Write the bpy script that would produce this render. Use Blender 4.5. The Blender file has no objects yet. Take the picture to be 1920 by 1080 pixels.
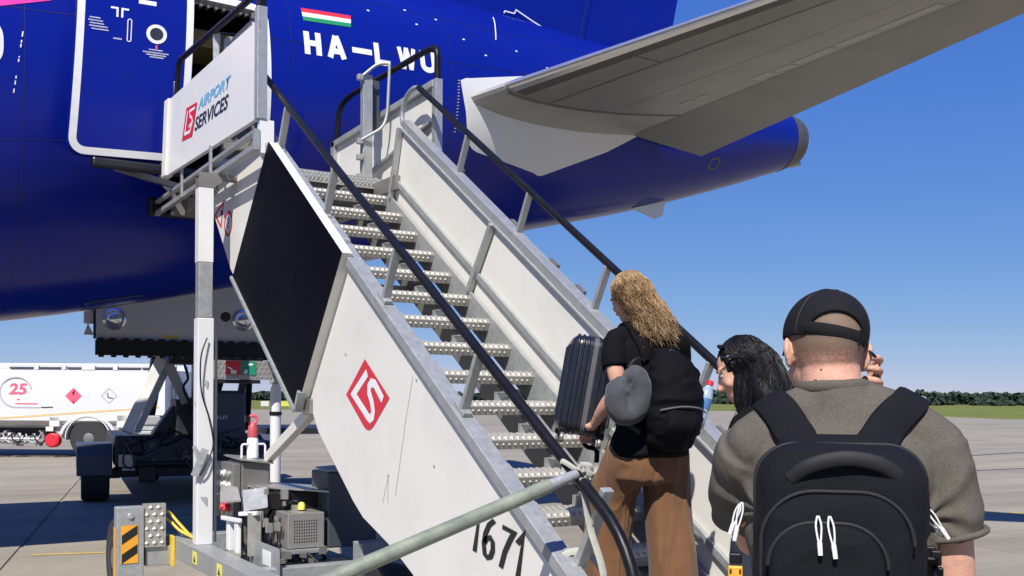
import bpy, bmesh, math, random
import numpy as np
from mathutils import Vector, Matrix, noise as mnoise
R = math.radians
random.seed(7)
SC = bpy.context.scene
COL = SC.collection

# ------------------------------------------------------------------ camera, sky, sun, exposure
# world axes: x = towards the tail of the airliner, y = from the photographer towards the airliner, z = up
cam_d = bpy.data.cameras.new('camera')
cam = bpy.data.objects.new('camera', cam_d)
COL.objects.link(cam)
cam.location = (0, 0, 1.6)
cam.rotation_euler = (Matrix.Rotation(R(-31.4), 3, 'Z') @ Matrix.Rotation(R(90), 3, 'X') @ Matrix.Rotation(R(.37), 3, 'Z')).to_euler()
cam_d.sensor_fit = 'HORIZONTAL'
cam_d.sensor_width = 36
cam_d.lens = 36
cam_d.shift_y = .109375
cam_d.clip_start = .05
cam_d.clip_end = 9000
SC.camera = cam

SUN_TRAVEL = Vector((.62, .65, -1.0)).normalized()
SUN_EL = math.asin(-SUN_TRAVEL.z)
to_sun = -SUN_TRAVEL
SUN_AZ = math.atan2(to_sun.x, to_sun.y)        # clockwise from +y
w = bpy.data.worlds.new('World')
SC.world = w
w.use_nodes = True
nt = w.node_tree
for n in list(nt.nodes): nt.nodes.remove(n)
sky = nt.nodes.new('ShaderNodeTexSky'); sky.sky_type = 'NISHITA'; sky.sun_disc = False
sky.sun_elevation = SUN_EL; sky.sun_rotation = SUN_AZ
sky.air_density = .75; sky.dust_density = .0; sky.ozone_density = 5.0; sky.altitude = 50
bg = nt.nodes.new('ShaderNodeBackground'); bg.inputs['Strength'].default_value = .085
ow = nt.nodes.new('ShaderNodeOutputWorld')
sc_ = nt.nodes.new('ShaderNodeSeparateColor'); cc_ = nt.nodes.new('ShaderNodeCombineColor')
nt.links.new(sky.outputs[0], sc_.inputs[0])
for k_, (gam, mul_) in enumerate(((1.0, .57), (.70, 1.05), (.20, 4.2))):     # deeper, more even blue than the bare model
    p_ = nt.nodes.new('ShaderNodeMath'); p_.operation = 'POWER'; p_.inputs[1].default_value = gam
    q_ = nt.nodes.new('ShaderNodeMath'); q_.operation = 'MULTIPLY'; q_.inputs[1].default_value = mul_
    nt.links.new(sc_.outputs[k_], p_.inputs[0]); nt.links.new(p_.outputs[0], q_.inputs[0]); nt.links.new(q_.outputs[0], cc_.inputs[k_])
nt.links.new(cc_.outputs[0], bg.inputs[0]); nt.links.new(bg.outputs[0], ow.inputs[0])
sl = bpy.data.lights.new('sun', 'SUN'); sl.energy = 5.0; sl.angle = R(.53); sl.color = (1, .95, .88)
so = bpy.data.objects.new('sun', sl); COL.objects.link(so)
so.rotation_euler = SUN_TRAVEL.to_track_quat('-Z', 'Y').to_euler(); so.location = (-20, -30, 50)
SC.view_settings.view_transform = 'Standard'
SC.view_settings.look = 'None'
SC.view_settings.exposure = .42
SC.view_settings.gamma = 1
SC.view_settings.use_curve_mapping = False
SC.cycles.max_bounces = 8

# ------------------------------------------------------------------ materials
def pm(name, col, rough=.5, metal=0., var=.08, scale=6., bump=0., bscale=60., coat=0., spec=.5, dirt=None, dirt_amt=.0, dirt_scale=3., rand=0., sheen=0., rvar=.08):
    m = bpy.data.materials.new(name); m.use_nodes = True
    t = m.node_tree; N = t.nodes; L = t.links
    b = N['Principled BSDF']
    tc = N.new('ShaderNodeTexCoord')
    nz = N.new('ShaderNodeTexNoise'); nz.inputs['Scale'].default_value = scale; nz.inputs['Detail'].default_value = 6; nz.inputs['Roughness'].default_value = .62
    L.new(tc.outputs['Object'], nz.inputs['Vector'])
    mr = N.new('ShaderNodeMapRange'); mr.inputs[1].default_value = .25; mr.inputs[2].default_value = .75
    mr.inputs[3].default_value = 1 - var; mr.inputs[4].default_value = 1 + var
    L.new(nz.outputs[0], mr.inputs[0])
    mx = N.new('ShaderNodeMix'); mx.data_type = 'RGBA'; mx.blend_type = 'MULTIPLY'; mx.inputs[0].default_value = 1
    mx.inputs[6].default_value = (*col, 1)
    L.new(mr.outputs[0], mx.inputs[7])
    out = mx.outputs[2]
    if rand:
        oi = N.new('ShaderNodeObjectInfo')
        m2 = N.new('ShaderNodeMapRange'); m2.inputs[3].default_value = 1 - rand; m2.inputs[4].default_value = 1 + rand
        L.new(oi.outputs['Random'], m2.inputs[0])
        m3 = N.new('ShaderNodeMix'); m3.data_type = 'RGBA'; m3.blend_type = 'MULTIPLY'; m3.inputs[0].default_value = 1
        L.new(out, m3.inputs[6]); L.new(m2.outputs[0], m3.inputs[7]); out = m3.outputs[2]
    if dirt:
        n2 = N.new('ShaderNodeTexNoise'); n2.inputs['Scale'].default_value = dirt_scale; n2.inputs['Detail'].default_value = 9; n2.inputs['Roughness'].default_value = .7
        L.new(tc.outputs['Object'], n2.inputs['Vector'])
        r2 = N.new('ShaderNodeMapRange'); r2.inputs[1].default_value = .48; r2.inputs[2].default_value = .78; r2.inputs[3].default_value = 0; r2.inputs[4].default_value = dirt_amt
        L.new(n2.outputs[0], r2.inputs[0])
        m4 = N.new('ShaderNodeMix'); m4.data_type = 'RGBA'; m4.inputs[7].default_value = (*dirt, 1)
        L.new(r2.outputs[0], m4.inputs[0]); L.new(out, m4.inputs[6]); out = m4.outputs[2]
    L.new(out, b.inputs['Base Color'])
    rr = N.new('ShaderNodeMapRange'); rr.inputs[1].default_value = .25; rr.inputs[2].default_value = .75
    rr.inputs[3].default_value = max(.02, rough - rvar); rr.inputs[4].default_value = min(1, rough + rvar)
    L.new(nz.outputs[0], rr.inputs[0]); L.new(rr.outputs[0], b.inputs['Roughness'])
    b.inputs['Metallic'].default_value = metal
    b.inputs['Specular IOR Level'].default_value = spec
    if coat:
        b.inputs['Coat Weight'].default_value = coat; b.inputs['Coat Roughness'].default_value = .04
    if sheen:
        b.inputs['Sheen Weight'].default_value = sheen; b.inputs['Sheen Roughness'].default_value = .5
    if bump:
        n3 = N.new('ShaderNodeTexNoise'); n3.inputs['Scale'].default_value = bscale; n3.inputs['Detail'].default_value = 5
        L.new(tc.outputs['Object'], n3.inputs['Vector'])
        bp = N.new('ShaderNodeBump'); bp.inputs['Strength'].default_value = bump; bp.inputs['Distance'].default_value = .01
        L.new(n3.outputs[0], bp.inputs['Height']); L.new(bp.outputs[0], b.inputs['Normal'])
    return m
M = {}
M['white'] = pm('white_paint', (.665, .65, .595), .42, var=.03, scale=1.4, dirt=(.44, .40, .34), dirt_amt=.3, dirt_scale=2.6, bump=.22, bscale=3.2)
M['white_clean'] = pm('white_gloss', (.64, .64, .63), .35, var=.02, scale=2)
M['galv'] = pm('galvanised_steel', (.36, .375, .37), .5, .4, var=.2, scale=28, bump=.08, bscale=90, dirt=(.2, .19, .17), dirt_amt=.45, dirt_scale=7)
M['galv_light'] = pm('aluminium', (.40, .41, .405), .42, .5, var=.12, scale=22, bump=.05, bscale=60)
M['tread'] = pm('checker_plate', (.37, .355, .315), .5, .3, var=.16, scale=16, dirt=(.2, .17, .13), dirt_amt=.6, dirt_scale=9)
M['black'] = pm('black_rubber', (.007, .007, .009), .4, var=.2, scale=10, bump=.05, spec=.25)
M['black_paint'] = pm('black_paint', (.008, .008, .011), .45, var=.15, scale=4)
M['navy_board'] = pm('navy_board', (.0012, .0016, .0045), .6, var=.2, scale=1.2, spec=.08, dirt=(.012, .012, .015), dirt_amt=.3, dirt_scale=1.5)
M['blue'] = pm('blue_paint', (.003, .0108, .215), .22, var=.05, scale=.8, coat=.0, spec=.28, rvar=.04, bump=.05, bscale=1.3, dirt=(.012, .018, .15), dirt_amt=.25, dirt_scale=1.2)
M['letter_white'] = pm('white_lettering', (.72, .72, .72), .4, var=.02)
M['trim'] = pm('trim_white', (.68, .68, .67), .35, var=.05, scale=9)
M['note_print'] = pm('faded_note_print', (.36, .38, .52), .5, var=.3, scale=40)
M['faded_red'] = pm('faded_red', (.46, .075, .085), .45, var=.1)
M['pink'] = pm('pink_paint', (.72, .05, .33), .3, var=.03)
M['flag_red'] = pm('flag_red', (.62, .03, .05), .4, var=.03)
M['flag_green'] = pm('flag_green', (.02, .25, .10), .4, var=.03)
M['red'] = pm('red_paint', (.58, .02, .035), .4, var=.06, scale=4)
M['sky_print'] = pm('light_blue_print', (.12, .38, .62), .45, var=.04)
M['navy_print'] = pm('navy_print', (.015, .017, .045), .45, var=.05)
M['black_print'] = pm('black_print', (.012, .012, .012), .5, var=.1)
M['pink_print'] = pm('faded_red_print', (.72, .10, .17), .45, var=.08)
M['grey_print'] = pm('grey_print', (.35, .35, .36), .5, var=.05)
M['green_print'] = pm('green_sign', (.01, .24, .13), .4, var=.05)
M['htp'] = pm('weathered_grey_skin', (.252, .248, .222), .36, .12, var=.08, scale=1.1, dirt=(.125, .12, .108), dirt_amt=.5, dirt_scale=1.3, coat=.1)
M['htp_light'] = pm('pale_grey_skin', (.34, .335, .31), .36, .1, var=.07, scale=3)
M['htp_seam'] = pm('dark_seam', (.135, .13, .115), .5, var=.1)
M['polished'] = pm('polished_metal', (.78, .78, .78), .2, .85, var=.06, scale=2)
M['exhaust'] = pm('exhaust_metal', (.13, .125, .115), .5, .6, var=.2, scale=9)
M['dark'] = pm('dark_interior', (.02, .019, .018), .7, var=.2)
M['galley'] = pm('galley_grey', (.22, .21, .20), .5, var=.1)
M['galley_gold'] = pm('galley_header', (.30, .22, .08), .5, var=.2)
M['glass'] = pm('porthole_glass', (.03, .033, .035), .12, var=.2, coat=.3)
M['steel'] = pm('stainless_box', (.40, .385, .355), .36, .55, var=.12, scale=5, bump=.03)
M['steel_dark'] = pm('dark_steel_box', (.23, .22, .205), .42, .45, var=.12, scale=5)
M['slate'] = pm('slate_paint', (.055, .065, .075), .4, var=.12, scale=3)
M['hazard_yellow'] = pm('hazard_yellow', (.72, .33, .03), .45, var=.07)
M['yellow'] = pm('yellow_hose', (.66, .45, .06), .45, var=.1)
M['label_yellow'] = pm('label_yellow', (.68, .66, .12), .5, var=.06)
M['barrier'] = pm('greenish_galvanised_tube', (.25, .28, .205), .5, .25, var=.25, scale=13, bump=.1, bscale=70, dirt=(.17, .18, .175), dirt_amt=1., dirt_scale=12)
M['strap'] = pm('webbing_strap', (.36, .36, .31), .8, var=.12, scale=30)
M['tyre'] = pm('tyre_rubber', (.022, .022, .023), .75, var=.2, scale=12, bump=.2)
M['rim'] = pm('wheel_rim', (.20, .20, .20), .5, .5, var=.15)
M['loader_dark'] = pm('loader_black', (.010, .012, .019), .5, var=.25, scale=3, dirt=(.06, .06, .06), dirt_amt=.3)
M['loader_fender'] = pm('loader_fender', (.045, .055, .085), .45, var=.15, scale=3)
M['loader_arm_sunlit'] = pm('loader_arm_sunlit_tone', (.66, .66, .63), .5, var=.08, scale=3)  # direct sun on one scissor arm, put into a paler colour
M['loader_grey'] = pm('loader_grey', (.48, .48, .465), .5, var=.06, scale=3, dirt=(.3, .28, .25), dirt_amt=.2)
M['lamp_glass'] = pm('lamp_lens', (.85, .85, .82), .12, .6, var=.05)
M['tank'] = pm('tanker_white', (.60, .61, .62), .28, var=.02, scale=2, coat=.2)
M['tank_grey'] = pm('tanker_grey', (.36, .37, .38), .45, var=.1, scale=3)
M['tank_stripe'] = pm('tanker_stripe', (.62, .43, .17), .45, var=.06)
M['grass'] = pm('grass_field', (.135, .155, .035), .9, var=.35, scale=.09, dirt=(.20, .19, .06), dirt_amt=.7, dirt_scale=.03, spec=.1)
M['tree'] = pm('far_foliage', (.034, .053, .038), .9, var=.5, scale=.12, spec=.1)  # distance haze mixed into the foliage colour, slightly paler and bluer
M['far_wall'] = pm('far_white_wall', (.7, .69, .65), .7)
M['road_yellow'] = pm('yellow_road_paint', (.50, .34, .08), .7, var=.25, scale=9, dirt=(.36, .32, .24), dirt_amt=.6, dirt_scale=14)
M['tar'] = pm('tar_joint', (.05, .05, .05), .8, var=.2)
M['skin_man'] = pm('skin_fair', (.54, .30, .215), .55, var=.16, scale=45, bump=.16, bscale=220, spec=.3, dirt=(.50, .20, .15), dirt_amt=.5, dirt_scale=14)
M['skin_woman'] = pm('skin_light', (.60, .33, .23), .5, var=.07, scale=18, bump=.05, bscale=160, spec=.35)
M['tee'] = pm('olive_melange', (.100, .089, .073), .95, var=.32, scale=260, bump=.12, bscale=420, spec=.15)
M['tee_black'] = pm('black_cotton', (.005, .005, .006), .9, var=.3, scale=60, bump=.1, bscale=200, spec=.12)
M['pants_brown'] = pm('brown_cloth', (.155, .078, .038), .9, var=.12, scale=20, bump=.1, bscale=200, spec=.15, sheen=.1)
M['jeans'] = pm('dark_denim', (.02, .025, .04), .9, var=.2, scale=60)
M['nylon'] = pm('black_nylon', (.0048, .0053, .0078), .8, var=.35, scale=130, bump=.4, bscale=330, spec=.2)
M['nylon_dark'] = pm('black_nylon_seam', (.006, .006, .008), .7, var=.2)
M['nylon_woman'] = pm('black_nylon_matt', (.003, .003, .004), .8, var=.2, scale=90, bump=.2, bscale=500, spec=.12)
M['eye_white'] = pm('eye_white', (.32, .30, .29), .3)
M['bottle_print'] = pm('bottle_label', (.07, .17, .36), .4, var=.3, scale=60)
M['cap'] = pm('cap_cotton', (.008, .008, .010), .85, var=.2, scale=80, bump=.15, bscale=500, spec=.2)
M['cord'] = pm('white_cord', (.68, .68, .66), .6, var=.08, scale=60)
M['pillow'] = pm('grey_velour', (.062, .064, .072), .95, var=.14, scale=30, bump=.2, bscale=160, spec=.1, sheen=.15)
M['case'] = pm('navy_shell', (.010, .012, .019), .33, var=.12, scale=40, bump=.05, bscale=300, coat=.15)
M['zip'] = pm('zip_tape', (.10, .10, .11), .5, var=.3, scale=200)
M['hair_blonde'] = pm('blonde_hair', (.25, .155, .072), .55, var=.5, scale=26, spec=.35, bump=.3, bscale=150)
M['hair_light'] = pm('blonde_hair_light', (.40, .27, .14), .5, var=.4, scale=26, spec=.4)
M['hair_dark'] = pm('blonde_hair_dark', (.13, .078, .036), .55, var=.4, scale=26, spec=.3)  # darker strand tone, dealt out lock by lock
M['hair_black'] = pm('black_hair', (.004, .004, .005), .55, var=.3, scale=40, spec=.22)
M['bottle'] = pm('bottle_plastic', (.30, .38, .45), .15, var=.25, scale=30)
M['frame_black'] = pm('black_plastic', (.008, .008, .009), .25)

def node_mat(name):
    m = bpy.data.materials.new(name); m.use_nodes = True
    return m, m.node_tree.nodes, m.node_tree.links, m.node_tree.nodes['Principled BSDF']
# concrete of the apron: slab tone, mottling, streaks of rubber and tar
def concrete():
    m, N, L, b = node_mat('apron_concrete')
    geo = N.new('ShaderNodeNewGeometry')
    def nz(scale, det=6, ro=.6, mp=None):
        n = N.new('ShaderNodeTexNoise'); n.inputs['Scale'].default_value = scale; n.inputs['Detail'].default_value = det; n.inputs['Roughness'].default_value = ro
        if mp is None: L.new(geo.outputs['Position'], n.inputs['Vector'])
        else: L.new(mp.outputs[0], n.inputs['Vector'])
        return n
    def rng(src, a, b_, c, d):
        r = N.new('ShaderNodeMapRange'); r.inputs[1].default_value = a; r.inputs[2].default_value = b_; r.inputs[3].default_value = c; r.inputs[4].default_value = d
        L.new(src, r.inputs[0]); return r.outputs[0]
    def mul(a, bb):
        x = N.new('ShaderNodeMath'); x.operation = 'MULTIPLY'; L.new(a, x.inputs[0]); L.new(bb, x.inputs[1]); return x.outputs[0]
    f1 = rng(nz(.35).outputs[0], .3, .7, .86, 1.12)
    f2 = rng(nz(5, 8, .7).outputs[0], .3, .7, .9, 1.08)
    f3 = rng(nz(90, 3).outputs[0], .3, .7, .9, 1.1)
    mp = N.new('ShaderNodeMapping'); mp.inputs['Rotation'].default_value = (0, 0, R(24)); mp.inputs['Scale'].default_value = (.045, 1.1, 1)
    L.new(geo.outputs['Position'], mp.inputs[0])
    f4 = rng(nz(1, 7, .7, mp).outputs[0], .42, .66, 1.05, .86)
    mp2 = N.new('ShaderNodeMapping'); mp2.inputs['Rotation'].default_value = (0, 0, R(12)); mp2.inputs['Scale'].default_value = (.08, .9, 1)
    L.new(geo.outputs['Position'], mp2.inputs[0])
    f5 = rng(nz(.7, 6, .7, mp2).outputs[0], .5, .7, 1., .86)
    oi = N.new('ShaderNodeObjectInfo')
    f6 = rng(oi.outputs['Random'], 0, 1, .93, 1.06)
    f = mul(mul(mul(f1, f2), mul(f3, f4)), mul(f5, f6))
    mx = N.new('ShaderNodeMix'); mx.data_type = 'RGBA'; mx.blend_type = 'MULTIPLY'; mx.inputs[0].default_value = 1
    mx.inputs[6].default_value = (.275, .246, .190, 1); L.new(f, mx.inputs[7])
    L.new(mx.outputs[2], b.inputs['Base Color']); b.inputs['Roughness'].default_value = .85; b.inputs['Specular IOR Level'].default_value = .25
    bp = N.new('ShaderNodeBump'); bp.inputs['Strength'].default_value = .25; bp.inputs['Distance'].default_value = .006
    L.new(nz(60, 5).outputs[0], bp.inputs['Height']); L.new(bp.outputs[0], b.inputs['Normal'])
    return m
M['concrete'] = concrete()
# shaved hair that thins out towards the nape
def stubble():
    m, N, L, b = node_mat('shaved_hair')
    tc = N.new('ShaderNodeTexCoord'); sp = N.new('ShaderNodeSeparateXYZ'); L.new(tc.outputs['Generated'], sp.inputs[0])
    n = N.new('ShaderNodeTexNoise'); n.inputs['Scale'].default_value = 420; n.inputs['Detail'].default_value = 2; L.new(tc.outputs['Object'], n.inputs['Vector'])
    a = N.new('ShaderNodeMapRange'); a.inputs[1].default_value = .0; a.inputs[2].default_value = .42; a.inputs[3].default_value = -.35; a.inputs[4].default_value = .22; L.new(sp.outputs[2], a.inputs[0])
    s = N.new('ShaderNodeMath'); s.operation = 'ADD'; L.new(n.outputs[0], s.inputs[0]); L.new(a.outputs[0], s.inputs[1])
    r = N.new('ShaderNodeMapRange'); r.inputs[1].default_value = .38; r.inputs[2].default_value = .66; r.inputs[3].default_value = 0; r.inputs[4].default_value = .82; L.new(s.outputs[0], r.inputs[0])
    L.new(r.outputs[0], b.inputs['Alpha'])
    b.inputs['Base Color'].default_value = (.17, .12, .08, 1); b.inputs['Roughness'].default_value = .75
    return m
M['stubble'] = stubble()

# ------------------------------------------------------------------ helpers
class MB:
    def __init__(s): s.v = []; s.f = []
    def add(s, vs, fs):
        o = len(s.v); s.v += [tuple(map(float, p)) for p in vs]; s.f += [tuple(i + o for i in f) for f in fs]; return s
    def bx(s, x0, x1, y0, y1, z0, z1):
        vs = [(x, y, z) for x in (x0, x1) for y in (y0, y1) for z in (z0, z1)]
        return s.add(vs, [(0, 1, 3, 2), (4, 6, 7, 5), (0, 4, 5, 1), (2, 3, 7, 6), (0, 2, 6, 4), (1, 5, 7, 3)])
    def obx(s, c, size, rot):           # oriented box, rot = 3x3 Matrix with the axes as columns
        c = Vector(c)
        vs = [c + rot @ Vector((size[0] * (i - .5), size[1] * (j - .5), size[2] * (k - .5))) for i in (0, 1) for j in (0, 1) for k in (0, 1)]
        return s.add(vs, [(0, 1, 3, 2), (4, 6, 7, 5), (0, 4, 5, 1), (2, 3, 7, 6), (0, 2, 6, 4), (1, 5, 7, 3)])
    def bar(s, p, q, w, h, up=(0, 0, 1)):
        p, q = Vector(p), Vector(q); d = (q - p).normalized(); up = Vector(up)
        a = d.cross(up)
        if a.length < 1e-4: a = d.cross(Vector((1, 0, 0)))
        a.normalize(); b = a.cross(d)
        vs = [r + a * (i * w / 2) + b * (j * h / 2) for r in (p, q) for i, j in ((-1, -1), (1, -1), (1, 1), (-1, 1))]
        return s.add(vs, [(0, 1, 2, 3), (7, 6, 5, 4), (0, 4, 5, 1), (1, 5, 6, 2), (2, 6, 7, 3), (3, 7, 4, 0)])
    def tube(s, path, r, n=10, cap=True, ry=None, side=None):
        P = [Vector(p) for p in path]; k = len(P)
        rr = r if isinstance(r, (list, tuple)) else [r] * k
        r2 = ry if isinstance(ry, (list, tuple)) else ([ry] * k if ry else rr)
        o = None; rings = []
        for i in range(k):
            t = (P[min(i + 1, k - 1)] - P[max(i - 1, 0)])
            t = t.normalized() if t.length > 1e-9 else Vector((0, 0, 1))
            if side is not None: o = Vector(side)
            elif o is None: o = Vector((0, 0, 1)) if abs(t.z) < .9 else Vector((1, 0, 0))
            o = (o - t * o.dot(t))
            if o.length < 1e-5: o = t.orthogonal()
            o.normalize(); c = t.cross(o)
            rings.append([P[i] + o * (rr[i] * math.cos(2 * math.pi * j / n)) + c * (r2[i] * math.sin(2 * math.pi * j / n)) for j in range(n)])
        vs = [v for ring in rings for v in ring]; fs = []
        for i in range(k - 1):
            for j in range(n):
                a, b = i * n + j, i * n + (j + 1) % n
                fs.append((a, b, b + n, a + n))
        if cap:
            fs.append(tuple(reversed(range(n)))); fs.append(tuple(range((k - 1) * n, k * n)))
        return s.add(vs, fs)
    def prism(s, pts, off):
        n = len(pts); off = Vector(off); A = [Vector(p) for p in pts]; vs = A + [p + off for p in A]
        fs = [tuple(range(n)), tuple(reversed(range(n, 2 * n)))] + [(i, i + n, (i + 1) % n + n, (i + 1) % n) for i in range(n)]
        return s.add(vs, fs)
    def lathe(s, c, ax, prof, n=20):
        c = Vector(c); ax = Vector(ax).normalized(); o = ax.orthogonal().normalized(); q = ax.cross(o)
        rings = [[c + ax * h + o * (r * math.cos(2 * math.pi * j / n)) + q * (r * math.sin(2 * math.pi * j / n)) for j in range(n)] for r, h in prof]
        vs = [v for g in rings for v in g]; fs = []
        for i in range(len(prof) - 1):
            for j in range(n):
                a, b = i * n + j, i * n + (j + 1) % n; fs.append((a, b, b + n, a + n))
        fs.append(tuple(reversed(range(n)))); fs.append(tuple(range((len(prof) - 1) * n, len(prof) * n)))
        return s.add(vs, fs)
    def grid(s, rows, closed=False):
        nr, nc = len(rows), len(rows[0]); vs = [p for r in rows for p in r]; fs = []
        for i in range(nr - 1):
            for j in range(nc if closed else nc - 1):
                a, b = i * nc + j, i * nc + (j + 1) % nc; fs.append((a, b, b + nc, a + nc))
        return s.add(vs, fs)
    def mesh(s, name, smooth=None):
        me = bpy.data.meshes.new(name); me.from_pydata(s.v, [], s.f); me.validate()
        bm = bmesh.new(); bm.from_mesh(me); bmesh.ops.recalc_face_normals(bm, faces=bm.faces); bm.to_mesh(me); bm.free()
        if smooth is not None:
            me.shade_smooth(); me.set_sharp_from_angle(angle=R(smooth))
        return me
    def parts(s, name, mat, parent=None, bevel=0, smooth=None, **kw):     # every loose piece becomes a part of its own
        par = list(range(len(s.v)))
        def find(a):
            while par[a] != a: par[a] = par[par[a]]; a = par[a]
            return a
        for f in s.f:
            for i in f[1:]: par[find(i)] = find(f[0])
        grp = {}
        for f in s.f: grp.setdefault(find(f[0]), []).append(f)
        out = []
        for fs in grp.values():
            ids = sorted({i for f in fs for i in f}); mp = {a: k for k, a in enumerate(ids)}; m = MB(); m.v = [s.v[i] for i in ids]; m.f = [tuple(mp[i] for i in f) for f in fs]
            out.append(m.build(name, mat, parent, bevel, smooth, **kw))
        return out
    def build(s, name, mat, parent=None, bevel=0, smooth=None, **kw):
        return link(name, s.mesh(name, smooth), mat, parent, bevel, **kw)
def link(name, me, mat, parent=None, bevel=0, **kw):
    o = bpy.data.objects.new(name, me); COL.objects.link(o)
    if mat is not None and not me.materials: me.materials.append(M[mat] if isinstance(mat, str) else mat)
    if parent is not None: attach(o, parent)
    if bevel:
        b = o.modifiers.new('bevel', 'BEVEL'); b.width = bevel; b.segments = 2; b.limit_method = 'ANGLE'; b.angle_limit = R(40)
    for k, v in kw.items(): o[k] = v
    return o
WL = {}
def attach(o, parent):
    o.parent = parent
    o.matrix_parent_inverse = Matrix.Translation(-Vector(WL.get(parent.name, (0, 0, 0))))
def thing(name, label, cat, loc=(0, 0, 0), group=None):
    o = bpy.data.objects.new(name, None); COL.objects.link(o); o.location = loc; o.empty_display_size = .2
    WL[o.name] = tuple(loc); o['label'] = label; o['category'] = cat
    if group: o['group'] = group
    return o
def tag(o, label, cat, group=None):
    o['label'] = label; o['category'] = cat
    if group: o['group'] = group
    return o
def arc(c, r, a0, a1, n, f):
    return [f(c[0] + r * math.cos(R(a0 + (a1 - a0) * i / n)), c[1] + r * math.sin(R(a0 + (a1 - a0) * i / n))) for i in range(n + 1)]
def smooth_path(pts, sub=6):
    P = [Vector(p) for p in pts]; out = []
    for i in range(len(P) - 1):
        p0, p1, p2, p3 = P[max(i - 1, 0)], P[i], P[i + 1], P[min(i + 2, len(P) - 1)]
        for k in range(sub):
            t = k / sub
            out.append(.5 * ((2 * p1) + (p2 - p0) * t + (2 * p0 - 5 * p1 + 4 * p2 - p3) * t * t + (3 * p1 - p0 - 3 * p2 + p3) * t ** 3))
    out.append(P[-1]); return out
def round_corners(pts, r, n=5):
    P = [Vector(p) for p in pts]; out = [P[0]]
    for i in range(1, len(P) - 1):
        a = (P[i - 1] - P[i]); b = (P[i + 1] - P[i]); rr = min(r, a.length * .48, b.length * .48)
        A = P[i] + a.normalized() * rr; B = P[i] + b.normalized() * rr
        for k in range(n + 1):
            t = k / n; out.append((1 - t) ** 2 * A + 2 * t * (1 - t) * P[i] + t * t * B)
    out.append(P[-1]); return out
# flat lettering: the outlines of a word, scaled to the unit square, then laid on a surface by fn(x, y) -> point
def word(name, text, fn, mat, parent, bold=.0, cuts=0, shear=0.):
    cu = bpy.data.curves.new('text', 'FONT'); cu.body = text; cu.offset = bold; cu.shear = shear; cu.resolution_u = 4
    ob = bpy.data.objects.new('text', cu); COL.objects.link(ob)
    dg = bpy.context.evaluated_depsgraph_get(); dg.update()
    me = bpy.data.meshes.new_from_object(ob.evaluated_get(dg)); bpy.data.objects.remove(ob); bpy.data.curves.remove(cu)
    xs = [v.co.x for v in me.vertices]; ys = [v.co.y for v in me.vertices]
    x0, x1, y0, y1 = min(xs), max(xs), min(ys), max(ys)
    bm = bmesh.new(); bm.from_mesh(me)
    if cuts: bmesh.ops.subdivide_edges(bm, edges=bm.edges, cuts=cuts, use_grid_fill=True)
    bmesh.ops.triangulate(bm, faces=bm.faces)
    for v in bm.verts: v.co = fn((v.co.x - x0) / (x1 - x0), (v.co.y - y0) / (y1 - y0))
    bm.to_mesh(me); bm.free(); me.materials.clear()
    return link(name, me, mat, parent)
def plane_fn(p0, U, V):
    p0, U, V = Vector(p0), Vector(U), Vector(V)
    return lambda x, y: p0 + U * x + V * y
# ribbon of constant width along a 2-D polyline, laid by fn
def ribbon(mb, pts, wd, fn, closed=False):
    P = [Vector((p[0], p[1])) for p in pts]; n = len(P); L, Rr = [], []
    for i in range(n):
        a = P[(i - 1) % n] if (closed or i > 0) else P[i]; b = P[(i + 1) % n] if (closed or i < n - 1) else P[i]
        d1 = (P[i] - a); d2 = (b - P[i])
        d1 = d1.normalized() if d1.length > 1e-9 else d2.normalized(); d2 = d2.normalized() if d2.length > 1e-9 else d1
        t = (d1 + d2); t = t.normalized() if t.length > 1e-6 else d1
        nn = Vector((-t.y, t.x)); k = wd / 2 / max(.35, nn.dot(Vector((-d1.y, d1.x))))
        L.append(P[i] + nn * k); Rr.append(P[i] - nn * k)
    vs = [fn(*p) for p in L] + [fn(*p) for p in Rr]; fs = [(i, i + 1, n + i + 1, n + i) for i in range(n - 1)]
    if closed: fs.append((n - 1, 0, n, 2 * n - 1))
    return mb.add(vs, fs)
def poly(mb, pts, fn):
    return mb.add([fn(*p) for p in pts], [tuple(range(len(pts)))])
def copy_part(o, parent, loc=None):
    c = o.copy(); COL.objects.link(c); c.parent = parent
    if loc is not None: c.location = loc
    return c
# ------------------------------------------------------------------ ground
mb = MB(); S = 6000
mb.add([(-S, -S, -.03), (S, -S, -.03), (S, S, -.03), (-S, S, -.03)], [(0, 1, 2, 3)])
mb.build('grass_field', 'grass', kind='structure')
mb = MB()
ap = [(-600, 165), (44, 146), (118, 136), (128, 112), (96, 62), (100, -10), (120, -300), (-600, -300)]
poly(mb, ap, lambda x, y: (x, y, -.014))
apron = mb.build('apron', 'concrete', kind='structure')
# concrete slabs with open joints, those near enough for the joints to show
g = .014; h = 2.5 - g; mb = MB()
mb.add([(-h, -h, -.013), (h, -h, -.013), (h, h, -.013), (-h, h, -.013), (-h + .006, -h + .006, 0), (h - .006, -h + .006, 0), (h - .006, h - .006, 0), (-h + .006, h - .006, 0)],
       [(4, 5, 6, 7), (0, 1, 5, 4), (1, 2, 6, 5), (2, 3, 7, 6), (3, 0, 4, 7)])
slab_me = mb.mesh('slab'); slab_me.materials.append(M['concrete'])
ca, sa = math.cos(R(-12)), math.sin(R(-12)); cells = []
for i in range(-14, 26):
    for j in range(-2, 22):
        lx, ly = i * 5 + 1.2, j * 5 + 2.1
        x, y = lx * ca - ly * sa, lx * sa + ly * ca
        X, Z = .8536 * x - .521 * y, .521 * x + .8536 * y
        if Z > -2 and abs(X) < .56 * Z + 6 and Z < 75: cells.append((Z, x, y))
cells.sort(); 
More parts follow.
